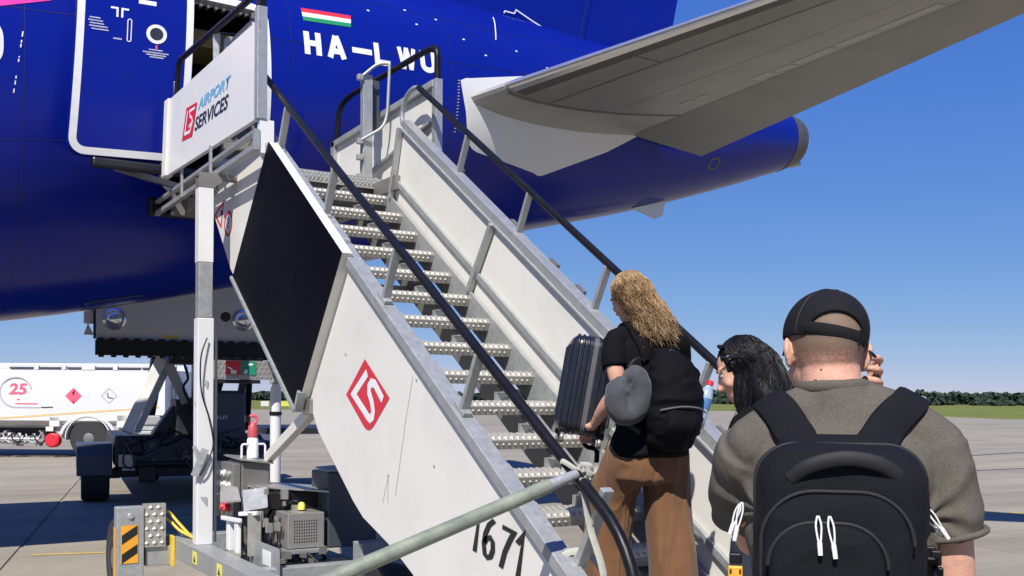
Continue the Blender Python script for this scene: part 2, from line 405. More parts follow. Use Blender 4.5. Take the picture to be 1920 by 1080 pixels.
for Z, x, y in cells[:285]:
    o = bpy.data.objects.new('slab', slab_me); COL.objects.link(o); o.location = (x, y, 0); o.rotation_euler = (0, 0, R(-12)); o.parent = apron
mb = MB()
for a, b, wd in [((1.25, 11.36), (1.95, 11.18), .1), ((13.2, 9.12), (19.5, 7.6), .09), ((13.25, 8.93), (19.5, 7.42), .07)]:
    ribbon(mb, [a, b], wd, lambda x, y: (x, y, .004))
mb.build('yellow_line_marking', 'road_yellow', kind='structure')
mb = MB()
for a, b, wd in [((26.5, 19.0), (48, 22.5), .16), ((21, 15), (44, 14.2), .13), ((30, 17), (52, 18.2), .12)]:
    ribbon(mb, [a, b], wd, lambda x, y: (x, y, .004))
mb.build('tar_sealed_crack', 'tar', kind='structure')
# ------------------------------------------------------------------ far wood, houses
rnd = random.Random(3)
verts, faces = [], []
def cam_pt(X, Z): return (.8536 * X + .521 * Z, -.521 * X + .8536 * Z)
def tree_blob(x, y, hgt, wid):
    for k in range(4):
        cx = x + rnd.uniform(-.35, .35) * wid; cy = y + rnd.uniform(-.35, .35) * wid; cz = hgt * rnd.uniform(.30, .72); rr = wid * rnd.uniform(.35, .6)
        for q in range(14):
            d = Vector((rnd.gauss(0, 1), rnd.gauss(0, 1), rnd.gauss(0, .9))).normalized(); p = Vector((cx, cy, cz)) + d * rr * rnd.uniform(.5, 1)
            p.z = max(.2, min(hgt, p.z)); s_ = rr * rnd.uniform(.35, .6); o = len(verts)
            a = d.orthogonal().normalized(); b = d.cross(a)
            for (i, j) in ((-1, -.7), (1, -.8), (.8, .8), (-.9, .9)):
                pt = p + a * (i * s_ * rnd.uniform(.6, 1.1)) + b * (j * s_ * rnd.uniform(.6, 1.1)) + d * rnd.uniform(-.3, .3) * s_
                verts.append((pt.x, pt.y, max(-.2, pt.z)))
            faces.append((o, o + 1, o + 2, o + 3))
for i in range(1300):
    t = rnd.random(); ang = -.62 + 1.24 * t
    Z = rnd.uniform(780, 930); X = math.tan(ang) * Z
    left = ang < 0
    hgt = (rnd.uniform(6.2, 7.6) if left else rnd.uniform(10.2, 11.9)) * (1.08 if rnd.random() < .05 else 1)
    x, y = cam_pt(X, Z); tree_blob(x, y, hgt, rnd.uniform(4, 7.5))
for i in range(110):
    Z = rnd.uniform(560, 700); X = rnd.uniform(.05, .6) * Z; x, y = cam_pt(X, Z); tree_blob(x, y, rnd.uniform(2, 4.2), rnd.uniform(4, 8))
me = bpy.data.meshes.new('far_wood'); me.from_pydata(verts, [], faces)
link('far_wood', me, 'tree', kind='stuff')
# ragged dark body of the wood, so that no sky shows low between the crowns
mb = MB(); rows = [[], [], []]
for i in range(141):
    ang = -.64 + 1.28 * i / 140; Z = 905; X = math.tan(ang) * Z; x, y = cam_pt(X, Z); x2, y2 = cam_pt(X * 1.06, Z * 1.06)
    hh = (5.0 if ang < 0 else 8.2) + rnd.uniform(-1.2, 1.2)
    rows[0].append((x, y, -.1)); rows[1].append((x, y, hh)); rows[2].append((x2, y2, hh * .9))
mb.grid(rows); mb.build('wood_interior', 'tree', kind='stuff')
def house(px, py, Z, w_, h_, label):
    X = (px - 960) / 1920 * Z; x, y = cam_pt(X, Z); t = thing('house', label, 'house', (x, y, 0), 'white houses before the far wood')
    mb = MB(); mb.bx(x - w_ / 2, x + w_ / 2, y - 3, y + 3, 0, h_); mb.build('wall', 'far_wall', t)
    mb = MB(); mb.prism([(x - w_ / 2 - .3, y - 3.4, h_), (x - w_ / 2 - .3, y + 3.4, h_), (x - w_ / 2 - .3, y, h_ + 1.6)], (w_ + .6, 0, 0)); mb.build('roof', 'tank_grey', t)
house(1679, 770, 690, 5, 5.0, 'long low white house in front of the dark wood, leftmost of the three')
house(1695, 771, 680, 3.2, 5.6, 'tall narrow white house in front of the dark wood, between the two others')
house(1727, 769, 690, 3.4, 4.6, 'small white house in front of the dark wood, nearest the right edge')

for px, lab, mt_, w_ in ((535, 'small yellow board standing far out on the grass', 'label_yellow', 2.2), (497, 'small pale board standing far out on the grass', 'far_wall', 1.3)):
    Z = 165; X = (px - 960) / 1920 * Z; x, y = cam_pt(X, Z); t = thing('airfield_sign', lab, 'sign', (x, y, 0), 'boards far out on the grass')
    mb = MB(); mb.bx(x - w_ / 2, x + w_ / 2, y, y + .12, .35, 1.15); mb.build('board', mt_, t, bevel=.02)
    mb = MB(); mb.bx(x - w_ * .35, x - w_ * .3, y + .03, y + .09, 0, .35); mb.bx(x + w_ * .3, x + w_ * .35, y + .03, y + .09, 0, .35); mb.parts('leg', 'tank_grey', t)
# ------------------------------------------------------------------ airliner
US = [-26, -12, -6, -3, -1, 1, 3.43, 5.5, 7.39, 9.5, 11, 12.35]
ZB = [2.02, 2.02, 2.03, 2.08, 2.17, 2.38, 2.89, 3.42, 3.90, 4.44, 4.90, 5.36]
ZT = [6.45, 6.45, 6.46, 6.48, 6.52, 6.56, 6.60, 6.62, 6.60, 6.48, 6.33, 6.17]
AA = [2.07, 2.07, 2.07, 2.06, 2.04, 2.0, 1.86, 1.58, 1.26, .92, .68, .40]
YC = 11.75
def hermite(X, Y):
    X = np.array(X, float); Y = np.array(Y, float); d = np.gradient(Y, X)
    def f(x):
        i = int(np.clip(np.searchsorted(X, x) - 1, 0, len(X) - 2)); h = X[i + 1] - X[i]; t = min(max((x - X[i]) / h, 0), 1)
        return float((2 * t ** 3 - 3 * t * t + 1) * Y[i] + (t ** 3 - 2 * t * t + t) * h * d[i] + (-2 * t ** 3 + 3 * t * t) * Y[i + 1] + (t ** 3 - t * t) * h * d[i + 1])
    return f
fzb, fzt, faa = hermite(US, ZB), hermite(US, ZT), hermite(US, AA)
def skin(u, z, out=0.):
    zb, zt, a = fzb(u), fzt(u), faa(u); zc, b = (zb + zt) / 2, (zt - zb) / 2
    return YC - (a + out) * math.sqrt(max(0, 1 - ((z - zc) / (b + out)) ** 2))
def on_skin(out):
    return lambda u, z: Vector((u, skin(u, z, out), z))
plane = thing('airliner', 'deep blue passenger airliner with its rear door open above the boarding stairs', 'airliner', (2.6, YC, 0))
# skin with the door opening left out
us = [-26, -20, -14, -10, -7, -5, -3.5, -2.5, -1.7, -1, -.5, 0, .4, .8, 1.2, 1.6, 1.95, 2.2, 2.26, 2.5, 2.75, 3.0, 3.14, 3.2, 3.4] + [3.6 + .22 * i for i in range(41)]
us[-1] = 12.09
NT = 144; rows = []
for u in us:
    zb, zt, a = fzb(u), fzt(u), faa(u); zc, b = (zb + zt) / 2, (zt - zb) / 2
    rows.append([(u, YC - a * math.cos(2 * math.pi * j / NT), zc + b * math.sin(2 * math.pi * j / NT)) for j in range(NT)])
mb = MB(); vs = [p for r in rows for p in r]; fs = []
D0, D1, DZ0, DZ1 = 2.26, 3.14, 3.62, 5.46
for i in range(len(us) - 1):
    for j in range(NT):
        a, b = i * NT + j, i * NT + (j + 1) % NT
        um = (us[i] + us[i + 1]) / 2; zm = (vs[a][2] + vs[b][2]) / 2; ym = vs[a][1]
        if D0 < um < D1 and DZ0 < zm < DZ1 and ym < YC - 1: continue
        fs.append((a, b, b + NT, a + NT))
fs.append(tuple(reversed(range(NT))))
mb.add(vs, fs)
fus = mb.build('fuselage', 'blue', plane, smooth=40)
# exhaust ring at the tail end
mb = MB(); rows = []
for k, (u, s_) in enumerate([(12.085, 1.012), (12.11, 1.02), (12.35, .98), (12.41, .93), (12.43, .80), (12.39, .72), (11.9, .6)]):
    uu = min(u, 12.35); zb, zt, a = fzb(uu), fzt(uu), faa(uu); zc, b = (zb + zt) / 2, (zt - zb) / 2
    rows.append([(u, YC - a * s_ * math.cos(2 * math.pi * j / 48), zc + b * s_ * math.sin(2 * math.pi * j / 48)) for j in range(48)])
mb.grid(rows, closed=True); mb.f.append(tuple(range(6 * 48, 7 * 48))); ex = mb.build('exhaust_cone', 'exhaust', plane, smooth=40)
mb = MB(); mb.bx(12.39, 12.53, YC - .10, YC + .1, 5.40, 5.46); mb.build('tail_light', 'steel', ex, bevel=.01)
# interior behind the opening
mb = MB()
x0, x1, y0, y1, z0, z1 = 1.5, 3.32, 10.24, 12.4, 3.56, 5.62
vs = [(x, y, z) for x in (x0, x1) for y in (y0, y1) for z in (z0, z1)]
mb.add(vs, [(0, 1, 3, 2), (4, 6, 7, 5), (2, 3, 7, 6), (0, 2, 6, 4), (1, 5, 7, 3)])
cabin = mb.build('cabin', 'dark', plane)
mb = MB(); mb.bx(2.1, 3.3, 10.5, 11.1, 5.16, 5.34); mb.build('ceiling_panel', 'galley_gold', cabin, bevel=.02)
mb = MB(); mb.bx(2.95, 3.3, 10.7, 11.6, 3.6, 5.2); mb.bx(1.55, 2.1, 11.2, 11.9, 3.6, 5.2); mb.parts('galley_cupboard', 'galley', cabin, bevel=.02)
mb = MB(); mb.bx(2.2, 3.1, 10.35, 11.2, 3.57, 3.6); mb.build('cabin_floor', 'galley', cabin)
# frame around the opening: outer band on the skin and the deep jamb with its fittings
mb = MB(); f = on_skin(.012)
pts = []
for (c, a0) in (((3.06, 5.36), 0), ((2.34, 5.36), 90), ((2.34, 3.72), 180), ((3.06, 3.72), 270)):
    pts += [(c[0] + .12 * math.cos(R(a0 + 15 * k)), c[1] + .12 * math.sin(R(a0 + 15 * k))) for k in range(7)]
def densify(pts, step):
    out = []
    for i in range(len(pts)):
        a, b = Vector(pts[i]), Vector(pts[(i + 1) % len(pts)]); n = max(1, int((b - a).length / step))
        out += [tuple(a.lerp(b, k / n)) for k in range(n)]
    return out
loop = densify(pts, .12)
ribbon(mb, loop, .075, f, closed=True)
frame = mb.build('door_frame', 'trim', plane, smooth=30)
mb = MB()
ins = [(2.7 + (x - 2.7) * .93, 4.54 + (z - 4.54) * .965) for x, z in loop]
rows = [[f(*p) for p in ins], [Vector((p[0], skin(*p) + .16, p[1])) for p in ins]]
mb.grid(rows, closed=True); mb.build('door_jamb', 'trim', frame)
mb = MB(); rnd = random.Random(5)
for k in range(20):
    z = 3.75 + k * .085
    mb.bx(3.06, 3.09, skin(3.1, z) + .03, skin(3.1, z) + .03 + rnd.uniform(.03, .09), z, z + rnd.uniform(.02, .06))
for k in range(9):
    u = 2.4 + k * .075
    mb.bx(u, u + rnd.uniform(.02, .05), skin(u, 5.4) + .03, skin(u, 5.4) + .1, 5.38, 5.415)
mb.build('jamb_fitting', 'steel_dark', frame, kind='stuff')
# the open door, swung forward and clear of the skin
DW, DB, DT, RC = .98, 3.68, 5.72, .13
def door_pt(s_, t_, out=0.):
    # s_ across (0 = front edge), t_ = height above the sill; slightly tilted as it hangs on its arm
    z = DB + t_; uu = 1.295 + s_ + .055 * t_ ; zz = z + .045 * s_
    dz = z - 4.45
    y = 9.34 + .145 * dz * dz - out + .02 * s_
    return Vector((uu, y, zz))
def inset(t_, W, H, r):
    if t_ < r: return r - math.sqrt(max(0, r * r - (r - t_) ** 2))
    if t_ > H - r: return r - math.sqrt(max(0, r * r - (t_ - H + r) ** 2))
    return 0
H = DT - DB; ts = [0, .01, .03, .06, .09, .13] + [.13 + (H - .26) * k / 26 for k in range(1, 27)] + [H - .09, H - .06, H - .03, H - .01, H]
mb = MB(); rows = []
for t_ in ts:
    i_ = inset(t_, DW, H, RC); rows.append([door_pt(i_ + (DW - 2 * i_) * k / 12, t_) for k in range(13)])
back = [[p + Vector((0, .11, 0)) for p in r] for r in rows]
mb.grid(rows); n0 = len(mb.v); mb.grid(back)
nr, nc = len(rows), 13
for i in range(nr - 1):
    mb.f.append((i * nc, (i + 1) * nc, n0 + (i + 1) * nc, n0 + i * nc)); mb.f.append((i * nc + nc - 1, n0 + i * nc + nc - 1, n0 + (i + 1) * nc + nc - 1, (i + 1) * nc + nc - 1))
for j in range(nc - 1):
    mb.f.append((j, n0 + j, n0 + j + 1, j + 1)); e = (nr - 1) * nc; mb.f.append((e + j, e + j + 1, n0 + e + j + 1, n0 + e + j))
door = mb.build('passenger_door', 'blue', plane, smooth=35, label='open blue door with a white outline and a round porthole')
mb = MB(); pts = []
b_ = .032
for (c, a0) in (((DW - b_ - .11, H - b_ - .11), 0), ((b_ + .11, H - b_ - .11), 90), ((b_ + .11, b_ + .11), 180), ((DW - b_ - .11, b_ + .11), 270)):
    pts += [(c[0] + .11 * math.cos(R(a0 + 15 * k)), c[1] + .11 * math.sin(R(a0 + 15 * k))) for k in range(7)]
dl = densify(pts, .15)
ribbon(mb, dl, .062, lambda s_, t_: door_pt(s_, t_, .004), closed=True); mb.build('door_outline', 'trim', door)
def disc(name, c, r0, r1, mat, par, out):
    mb = MB(); n = 28
    if r0 <= 0: poly(mb, [(c[0] + r1 * math.cos(2 * math.pi * k / n), c[1] + r1 * math.sin(2 * math.pi * k / n)) for k in range(n)], lambda s_, t_: door_pt(s_, t_, out))
    else: ribbon(mb, [(c[0] + (r0 + r1) / 2 * math.cos(2 * math.pi * k / n), c[1] + (r0 + r1) / 2 * math.sin(2 * math.pi * k / n)) for k in range(n)], r1 - r0, lambda s_, t_: door_pt(s_, t_, out), closed=True)
    return mb.build(name, mat, par)
pc = (.66, 1.10)
port = disc('porthole', pc, .058, .088, 'trim', door, .006); disc('pane', pc, 0, .06, 'glass', door, .003)
# printed notes, handle recess and arrow marks on the door
mb = MB()
for k, (a, b, t_) in enumerate([(.10, .19, 1.17), (.09, .21, 1.145), (.105, .22, 1.12), (.10, .25, 1.095), (.12, .26, 1.07)]): ribbon(mb, [(a, t_), (b, t_)], .011, lambda s_, t_: door_pt(s_, t_, .004))
for k, (a, b, t_) in enumerate([(.60, .72, .955), (.55, .77, .93), (.58, .75, .91), (.61, .73, .89)]): ribbon(mb, [(a, t_), (b, t_)], .011, lambda s_, t_: door_pt(s_, t_, .004))
ribbon(mb, [(.30, 1.01), (.37, 1.01)], .014, lambda s_, t_: door_pt(s_, t_, .004))
mb.build('printed_note', 'note_print', door, kind='stuff')
mb = MB()
for sgn, cx in ((-1, .325), (1, .365)): ribbon(mb, [(cx + sgn * .055, 1.285), (cx, 1.285), (cx, 1.205)], .017, lambda s_, t_: door_pt(s_, t_, .004))
mb.parts('handle_mark', 'letter_white', door)
mb = MB(); hp = [(.43 + .016 * math.cos(a) , 1.10 + (.085 if math.sin(a) >= 0 else -.085) + .016 * math.sin(a)) for a in [2 * math.pi * k / 20 for k in range(20)]]
ribbon(mb, hp, .008, lambda s_, t_: door_pt(s_, t_, .004), closed=True); mb.build('handle_recess', 'trim', door)
mb = MB(); poly(mb, [(.655, 1.0), (.672, 1.0), (.672, .965), (.655, .965)], lambda s_, t_: door_pt(s_, t_, .004)); mb.build('warning_label', 'pink_print', door)
mb = MB(); poly(mb, [(.50, 1.40), (.65, 1.40), (.65, 1.36), (.50, 1.36)], lambda s_, t_: door_pt(s_, t_, .004)); mb.build('door_label', 'letter_white', door)
mb = MB(); mb.bar((2.25, 9.55, 4.5), (2.55, 10.1, 4.5), .09, .22); mb.bar((1.7, 9.5, 3.62), (2.4, 9.9, 3.58), .05, .05); mb.parts('hinge_arm', 'steel_dark', door)
mb = MB(); mb.bx(1.5, 2.4, 9.42, 9.52, 3.60, 3.68); mb.build('door_sill_seal', 'black_paint', door, bevel=.02)
# cabin window forward of the door, partly in the frame
mb = MB(); wp = [(.70 + .115 * math.copysign(abs(math.cos(a)) ** .7, math.cos(a)), 4.62 + .17 * math.copysign(abs(math.sin(a)) ** .7, math.sin(a))) for a in [2 * math.pi * k / 32 for k in range(32)]]
f6 = on_skin(.006); first = True
for k in range(6):
    du = -.56 * k
    mb = MB(); ribbon(mb, [(x + du, z) for x, z in wp], .04, f6, closed=True); wo = mb.build('window', 'trim', plane)
    mb = MB(); poly(mb, [(.70 + du + (x - .70) * .9, z) for x, z in wp], on_skin(.003)); mb.build('pane', 'glass', wo)
# livery: flag, registration, end of a pink sweep, seams
f5 = on_skin(.005)
def skin_quad(name, P, mat, nu=6):
    mb = MB(); (a, b, c, d) = [Vector(p) for p in P]; rows = []
    for i in range(3):
        s_ = i / 2; l, r_ = a.lerp(d, s_), b.lerp(c, s_); rows.append([f5(*l.lerp(r_, k / nu)) for k in range(nu + 1)])
    mb.grid(rows); return mb.build(name, mat, plane)
TL, TR, BR, BL = Vector((3.60, 5.61)), Vector((4.175, 5.665)), Vector((4.15, 5.515)), Vector((3.605, 5.46))
for k, (nm, mt) in enumerate((('flag_stripe', 'flag_red'), ('flag_stripe', 'letter_white'), ('flag_stripe', 'flag_green'))):
    s0, s1 = k / 3, (k + 1) / 3
    skin_quad(nm, (TL.lerp(BL, s0), TR.lerp(BR, s0), TR.lerp(BR, s1), TL.lerp(BL, s1)), mt)
def reg(x, y):
    u = 3.60 + 1.62 * x - .035 * (1 - y) * 0; z = 5.085 + .135 * x + .25 * y
    return Vector((u - .02 * (1 - y), skin(u, z, .006), z))
# block letters H A - L W U, each drawn as strokes, thick and square like the painted originals
def stroke_word(name, strokes, wd, fn, mat, parent):
    mb = MB()
    for k, s_ in enumerate(strokes):
        e = 1e-4 * k
        ribbon(mb, densify_open(s_, .08), wd, lambda x, y, e=e: fn(x, y, e))
    return mb.build(name, mat, parent)
def densify_open(p, st):
    out = []
    for i in range(len(p) - 1):
        a, b = Vector(p[i]), Vector(p[i + 1]); n = max(1, int((b - a).length / st)); out += [tuple(a.lerp(b, k / n)) for k in range(n)]
    return out + [p[-1]]
LH = .25; lw = .062
def reg2(x, y, e):
    u = 3.575 + x; z = 5.085 + .075 * x + y
    return Vector((u, skin(u, z, .005 + e * 8), z))
h_ = lw / 2
Hs = [[(h_, 0), (h_, LH)], [(.19 - h_, 0), (.19 - h_, LH)], [(h_, LH / 2), (.19 - h_, LH / 2)]]
As = [[(h_ * .9, 0), (.105, LH)], [(.215 - h_ * .9, 0), (.11, LH)], [(.06, .075), (.155, .075)]]
ds = [[(0, LH / 2), (.235, LH / 2)]]
Ls = [[(h_, LH), (h_, h_), (.19, h_)]]
Ws = [[(h_ * .8, LH), (.07, 0)], [(.07, 0), (.115, LH)], [(.115, LH), (.165, 0)], [(.165, 0), (.235 - h_ * .8, LH)]]
Us = [[(h_, LH), (h_, .09)] + [(.105 + (.105 - h_) * math.cos(R(a)), .09 + (.09 - h_) * math.sin(R(a))) for a in range(195, 346, 15)] + [(.21 - h_, .09), (.21 - h_, LH)]]
for nm, st, x0 in (('letter_h', Hs, 0.01), ('letter_a', As, .265), ('hyphen', ds, .555), ('letter_l', Ls, .82), ('letter_w', Ws, 1.11), ('letter_u', Us, 1.40)):
    stroke_word('registration_letter', [[(x + x0, y) for x, y in s_] for s_ in st], lw if nm != 'letter_w' else .05, reg2, 'letter_white', plane)
skin_quad('pink_sweep', ((.55, 5.3), (1.32, 5.3), (1.22, 5.10), (.55, 4.86)), 'pink')
mb = MB(); rnd = random.Random(2); z = 4.10
while z < 5.05:
    l_ = rnd.uniform(.01, .05); u = .90 + .13 * (z - 4.1)
    if rnd.random() < .75: ribbon(mb, [(u, z), (u + .13 * l_, z + l_)], .010, f5)
    z += l_ + rnd.uniform(.01, .05)
mb.build('worn_seam', 'letter_white', plane)
mb = MB()
for k in range(17):
    z = 4.62 + k * .036; ribbon(mb, [(5.435 + .055 * (z - 4.6), z), (5.463 + .055 * (z - 4.6), z + .004)], .011, f5)
mb.build('tick_scale', 'grey_print', plane)
mb = MB()
for (u, z) in ((4.9, 5.95), (5.3, 5.93), (6.4, 5.78), (5.9, 5.60), (6.85, 5.66), (5.0, 5.78), (5.62, 5.74), (4.4, 5.80), (4.15, 5.95)):
    if z < fzt(u) - .1: ribbon(mb, [(u, z), (u + .03, z + .001)], .016, f5)
mb.build('small_marking', 'letter_white', plane)
# faint joint lines of the skin panels
def seam(pts, wd=.0045):
    mb = MB(); ribbon(mb, densify_open(pts, .12), wd, on_skin(.003)); return mb.build('skin_seam', 'navy_print', plane)
for u in (1.0, 3.45, 5.4, 7.2, 9.6, 11.2): seam([(u, fzb(u) + .1), (u, fzt(u) - .1)])
for dz in (.35, .62, .8):
    seam([(-4 + .4 * k, fzb(-4 + .4 * k) + dz * (fzt(-4 + .4 * k) - fzb(-4 + .4 * k))) for k in range(40)])
# belly hatch with a pale edge, small vent, drain mast
def belly_pt(out):
    def g(u, a):
        zb, zt, aa = fzb(u), fzt(u), faa(u); zc, b = (zb + zt) / 2, (zt - zb) / 2
        return Vector((u, YC - (aa + out) * math.cos(a), zc - (b + out) * math.sin(a)))
    return g
mb = MB(); ribbon(mb, [(1.75, 1.33), (2.3, 1.33), (2.3, 1.50), (1.75, 1.50)], .02, belly_pt(.004), closed=True); mb.build('belly_hatch', 'slate', plane)
mb = MB(); ribbon(mb, [(10.05, .52), (10.18, .50), (10.25, .58), (10.22, .68), (10.09, .70), (10.02, .62)], .03, belly_pt(.006), closed=True); mb.build('oval_vent', 'exhaust', plane)
mb = MB(); mb.prism([(9.0, YC - .25, 4.33), (9.6, YC - .25, 4.48), (9.55, YC - .25, 4.28), (9.42, YC - .25, 4.22)], (0, .03, 0)); mb.build('drain_mast', 'trim', plane)
# fin with rudder
mb = MB()
def fin_sec(z, ule, ute, th):
    c = ute - ule; xs = [0, .02, .06, .15, .3, .5, .7, .85, 1]; tt = [0, .35, .58, .85, 1, .88, .58, .3, .02]
    return [(ule + c * x, YC - th / 2 * t_, z) for x, t_ in zip(xs, tt)] + [(ule + c * x, YC + th / 2 * t_, z) for x, t_ in list(zip(xs, tt))[-2:0:-1]]
mb.grid([fin_sec(5.9, 2.6, 9.62, .62), fin_sec(6.7, 4.3, 9.82, .50), fin_sec(8.5, 5.9, 10.22, .42), fin_sec(12.35, 9.2, 11.15, .22)], closed=True)
mb.f.append(tuple(range(48, 64))); fin = mb.build('tail_fin', 'blue', plane, smooth=35)
def fin_pt(u, z):
    return Vector((u, YC - .335 if z < 6.6 else YC - .27, z))
mb = MB(); ribbon(mb, [(8.05, 6.5), (8.75, 9.5)], .012, lambda u, z: Vector((u, YC - .25, z))); mb.build('rudder_hinge_line', 'navy_print', fin)
mb = MB(); ribbon(mb, densify_open([(6.132, 5.865), (6.20, 6.05), (6.30, 6.28)], .05), .014, on_skin(.006)); mb.build('white_outline', 'letter_white', plane)
mb = MB(); ribbon(mb, [(6.86, 6.66), (6.875, 6.692), (7.022, 6.688), (7.047, 6.742), (7.314, 6.641), (7.58, 6.555)], .016, lambda u, z: Vector((u, 11.505, z))); mb.build('white_outline', 'letter_white', fin)
# white trim plate on the skin where the tailplane turns
PL = [(5.50, 5.20), (5.53, 5.235), (5.62, 5.25), (6.5, 5.47), (7.6, 5.40), (8.45, 5.10), (7.9, 4.80), (6.90, 4.375), (6.84, 4.365), (6.76, 4.385), (5.80, 4.46), (5.70, 4.49), (5.65, 4.54)]
mb = MB(); rows = []
def plate_span(u):
    zs = []
    for i in range(len(PL)):
        (a, za), (b, zb_) = PL[i], PL[(i + 1) % len(PL)]
        if (a - u) * (b - u) <= 0 and abs(a - b) > 1e-6: zs.append(za + (zb_ - za) * (u - a) / (b - a))
    return min(zs), max(zs)
for k in range(41):
    u = 5.503 + (8.447 - 5.503) * k / 40; z0, z1 = plate_span(u)
    rows.append([on_skin(.012)(u, z0 + (z1 - z0) * i / 8) for i in range(9)])
mb.grid(rows); mb.build('trim_plate', 'white_clean', plane, smooth=60)
# tailplanes
AF = [(0, 0), (.008, .22), (.025, .40), (.06, .58), (.12, .78), (.2, .92), (.3, 1.0), (.45, .96), (.6, .78), (.7, .6), (.7001, .58), (.85, .3), (1, .012)]
def htp_sec(s_, x):   # s_ 0 root .. 1 tip ; x chord fraction
    le = Vector((5.42, 10.55, 4.965)).lerp(Vector((9.28, 4.05, 6.20)), s_); te = Vector((9.58, 10.72, 4.985)).lerp(Vector((10.46, 4.05, 6.07)), s_)
    return le.lerp(te, x), (te - le).length
def htp_pt(s_, x, t_, sign, mir):
    p, c = htp_sec(s_, x); p = p + Vector((0, 0, sign * t_ * c * .045 + c * .052 * (x / .7 if x <= .7 else (1 - x) / .3)))
    if mir: p.y = 2 * YC - p.y
    return p
for mir in (False, True):
    SS = [0, .04, .09, .14, .3, .5, .7, .9, 1.0]
    def patch(name, i0, i1, s0, s1, mat, par, out=0., both=True):
        mb = MB(); ss = [s0] + [s_ for s_ in SS if s0 < s_ < s1] + [s1]
        seq = [(AF[i][0], AF[i][1], -1) for i in range(i1, i0, -1)] + ([(0, 0, 1)] if i0 == 0 else [(AF[i0][0], AF[i0][1], -1)])
        if both: seq += [(AF[i][0], AF[i][1], 1) for i in range(max(i0, 1), i1 + 1)]
        rows = []
        for s_ in ss:
            rows.append([htp_pt(s_, x, t_, sg, mir) + Vector((0, 0, sg * out)) for x, t_, sg in seq])
        mb.grid(rows, closed=both); 
        if both: n = len(seq); mb.f.append(tuple(range(n))); mb.f.append(tuple(range((len(ss) - 1) * n, len(ss) * n)))
        return mb.build(name, mat, par, smooth=25)
    tp = patch('tailplane', 0, 9, .115, 1, 'htp', plane)
    patch('elevator', 10, 12, .0, .985, 'htp', tp)
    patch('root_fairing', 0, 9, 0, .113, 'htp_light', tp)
    patch('leading_edge', 0, 2, .12, .995, 'polished', tp, .003)
    patch('leading_edge_underside', 2, 3, .12, .99, 'exhaust', tp, .004, False)
    if not mir:
        def under(s_, x, off=.004):
            i = max(k for k in range(len(AF)) if AF[k][0] <= x + 1e-9); i = min(i, len(AF) - 2)
            q = (x - AF[i][0]) / max(1e-9, AF[i + 1][0] - AF[i][0]); t_ = AF[i][1] + (AF[i + 1][1] - AF[i][1]) * q
            return htp_pt(s_, x, t_, -1, False) + Vector((0, 0, -off))
        def useam(pts, wd=.004):
            mb = MB(); dp = densify_open(pts, .03)
            ribbon(mb, dp, wd, lambda a, b: under(a, b)); return mb.build('panel_seam', 'htp_seam', tp)
        useam([(.12, .16), (.99, .16)], .006); useam([(.02, .695), (.99, .695)], .004)
        useam([(.14, .40), (.99, .43)], .002)
        for s_ in (.30, .55, .80): useam([(s_, .06), (s_ + .004, .16)], .0025)
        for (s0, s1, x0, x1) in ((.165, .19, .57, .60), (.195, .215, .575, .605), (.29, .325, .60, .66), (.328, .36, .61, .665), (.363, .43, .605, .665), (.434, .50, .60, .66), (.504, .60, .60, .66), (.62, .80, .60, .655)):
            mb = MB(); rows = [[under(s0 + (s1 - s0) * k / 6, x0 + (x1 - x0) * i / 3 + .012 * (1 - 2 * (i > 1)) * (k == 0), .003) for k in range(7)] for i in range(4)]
            mb.grid(rows); mb.build('pale_patch', 'htp_light', tp)  # paler rectangles on the underside, ahead of the elevator
        useam([(.112, .02), (.112, .69)], .006)
# ------------------------------------------------------------------ mobile boarding stairs
stairs = thing('boarding_stairs', 'white and galvanised mobile boarding stairs numbered 1671 leading up to the open aircraft door', 'boarding stairs', (2.95, 5.5, 0))
SLP = .665
def zn(y): return 3.512 - SLP * (8.213 - y)       # line through the tread noses
UL, UR = 2.30, 3.63
SD = Vector((0, 1, SLP)).normalized(); SN = Vector((0, -SLP, 1)).normalized()
# one tread: folded checker plate with raised studs on the top and on the front lip
mb = MB(); TW = 1.26; TD = .25; LIP = .085
mb.prism([(-TW / 2, .034, 0), (-TW / 2, TD, 0), (-TW / 2, TD, -.05), (-TW / 2, TD - .012, -.05), (-TW / 2, TD - .012, -.012), (-TW / 2, .045, -.012), (-TW / 2, .012, -.034), (-TW / 2, .034, -.084), (-TW / 2, .022, -.084), (-TW / 2, -.002, -.032)], (TW, 0, 0))
def stud(mb, c, n, a, b, s_, h_, k=.9):
    c, n, a, b = Vector(c), Vector(n), Vector(a), Vector(b)
    mb.add([c + a * s_, c + b * s_ * k, c - a * s_, c - b * s_ * k, c + n * h_], [(0, 1, 4), (1, 2, 4), (2, 3, 4), (3, 0, 4)])
FN, FB = Vector((0, -.664, .747)), Vector((0, .747, .664)); LN, LB = Vector((0, -.902, -.433)), Vector((0, -.433, .902))
ns = 31
for i in range(ns):
    x = -TW / 2 + .025 + (TW - .05) * i / (ns - 1)
    stud(mb, Vector((x, .016, -.016)), FN, (1, 0, 0), FB, .0185, .0105, 1.15)
    if i < ns - 1: stud(mb, Vector((x + .02, .010, -.056)), LN, (1, 0, 0), LB, .0125, .010)
    for k in range(5):
        xx = x + (.02 if k % 2 else 0)
        if xx < TW / 2 - .02: stud(mb, (xx, .056 + k * .042, 0), (0, 0, 1), (1, 0, 0), (0, 1, 0), .017, .006)
tread_me = mb.mesh('tread'); tread_me.materials.append(M['tread'])
for k in range(1, 18):
    o = bpy.data.objects.new('tread', tread_me); COL.objects.link(o); attach(o, stairs); o.location = (2.965, 8.213 - .2887 * k, 3.512 - .192 * k)
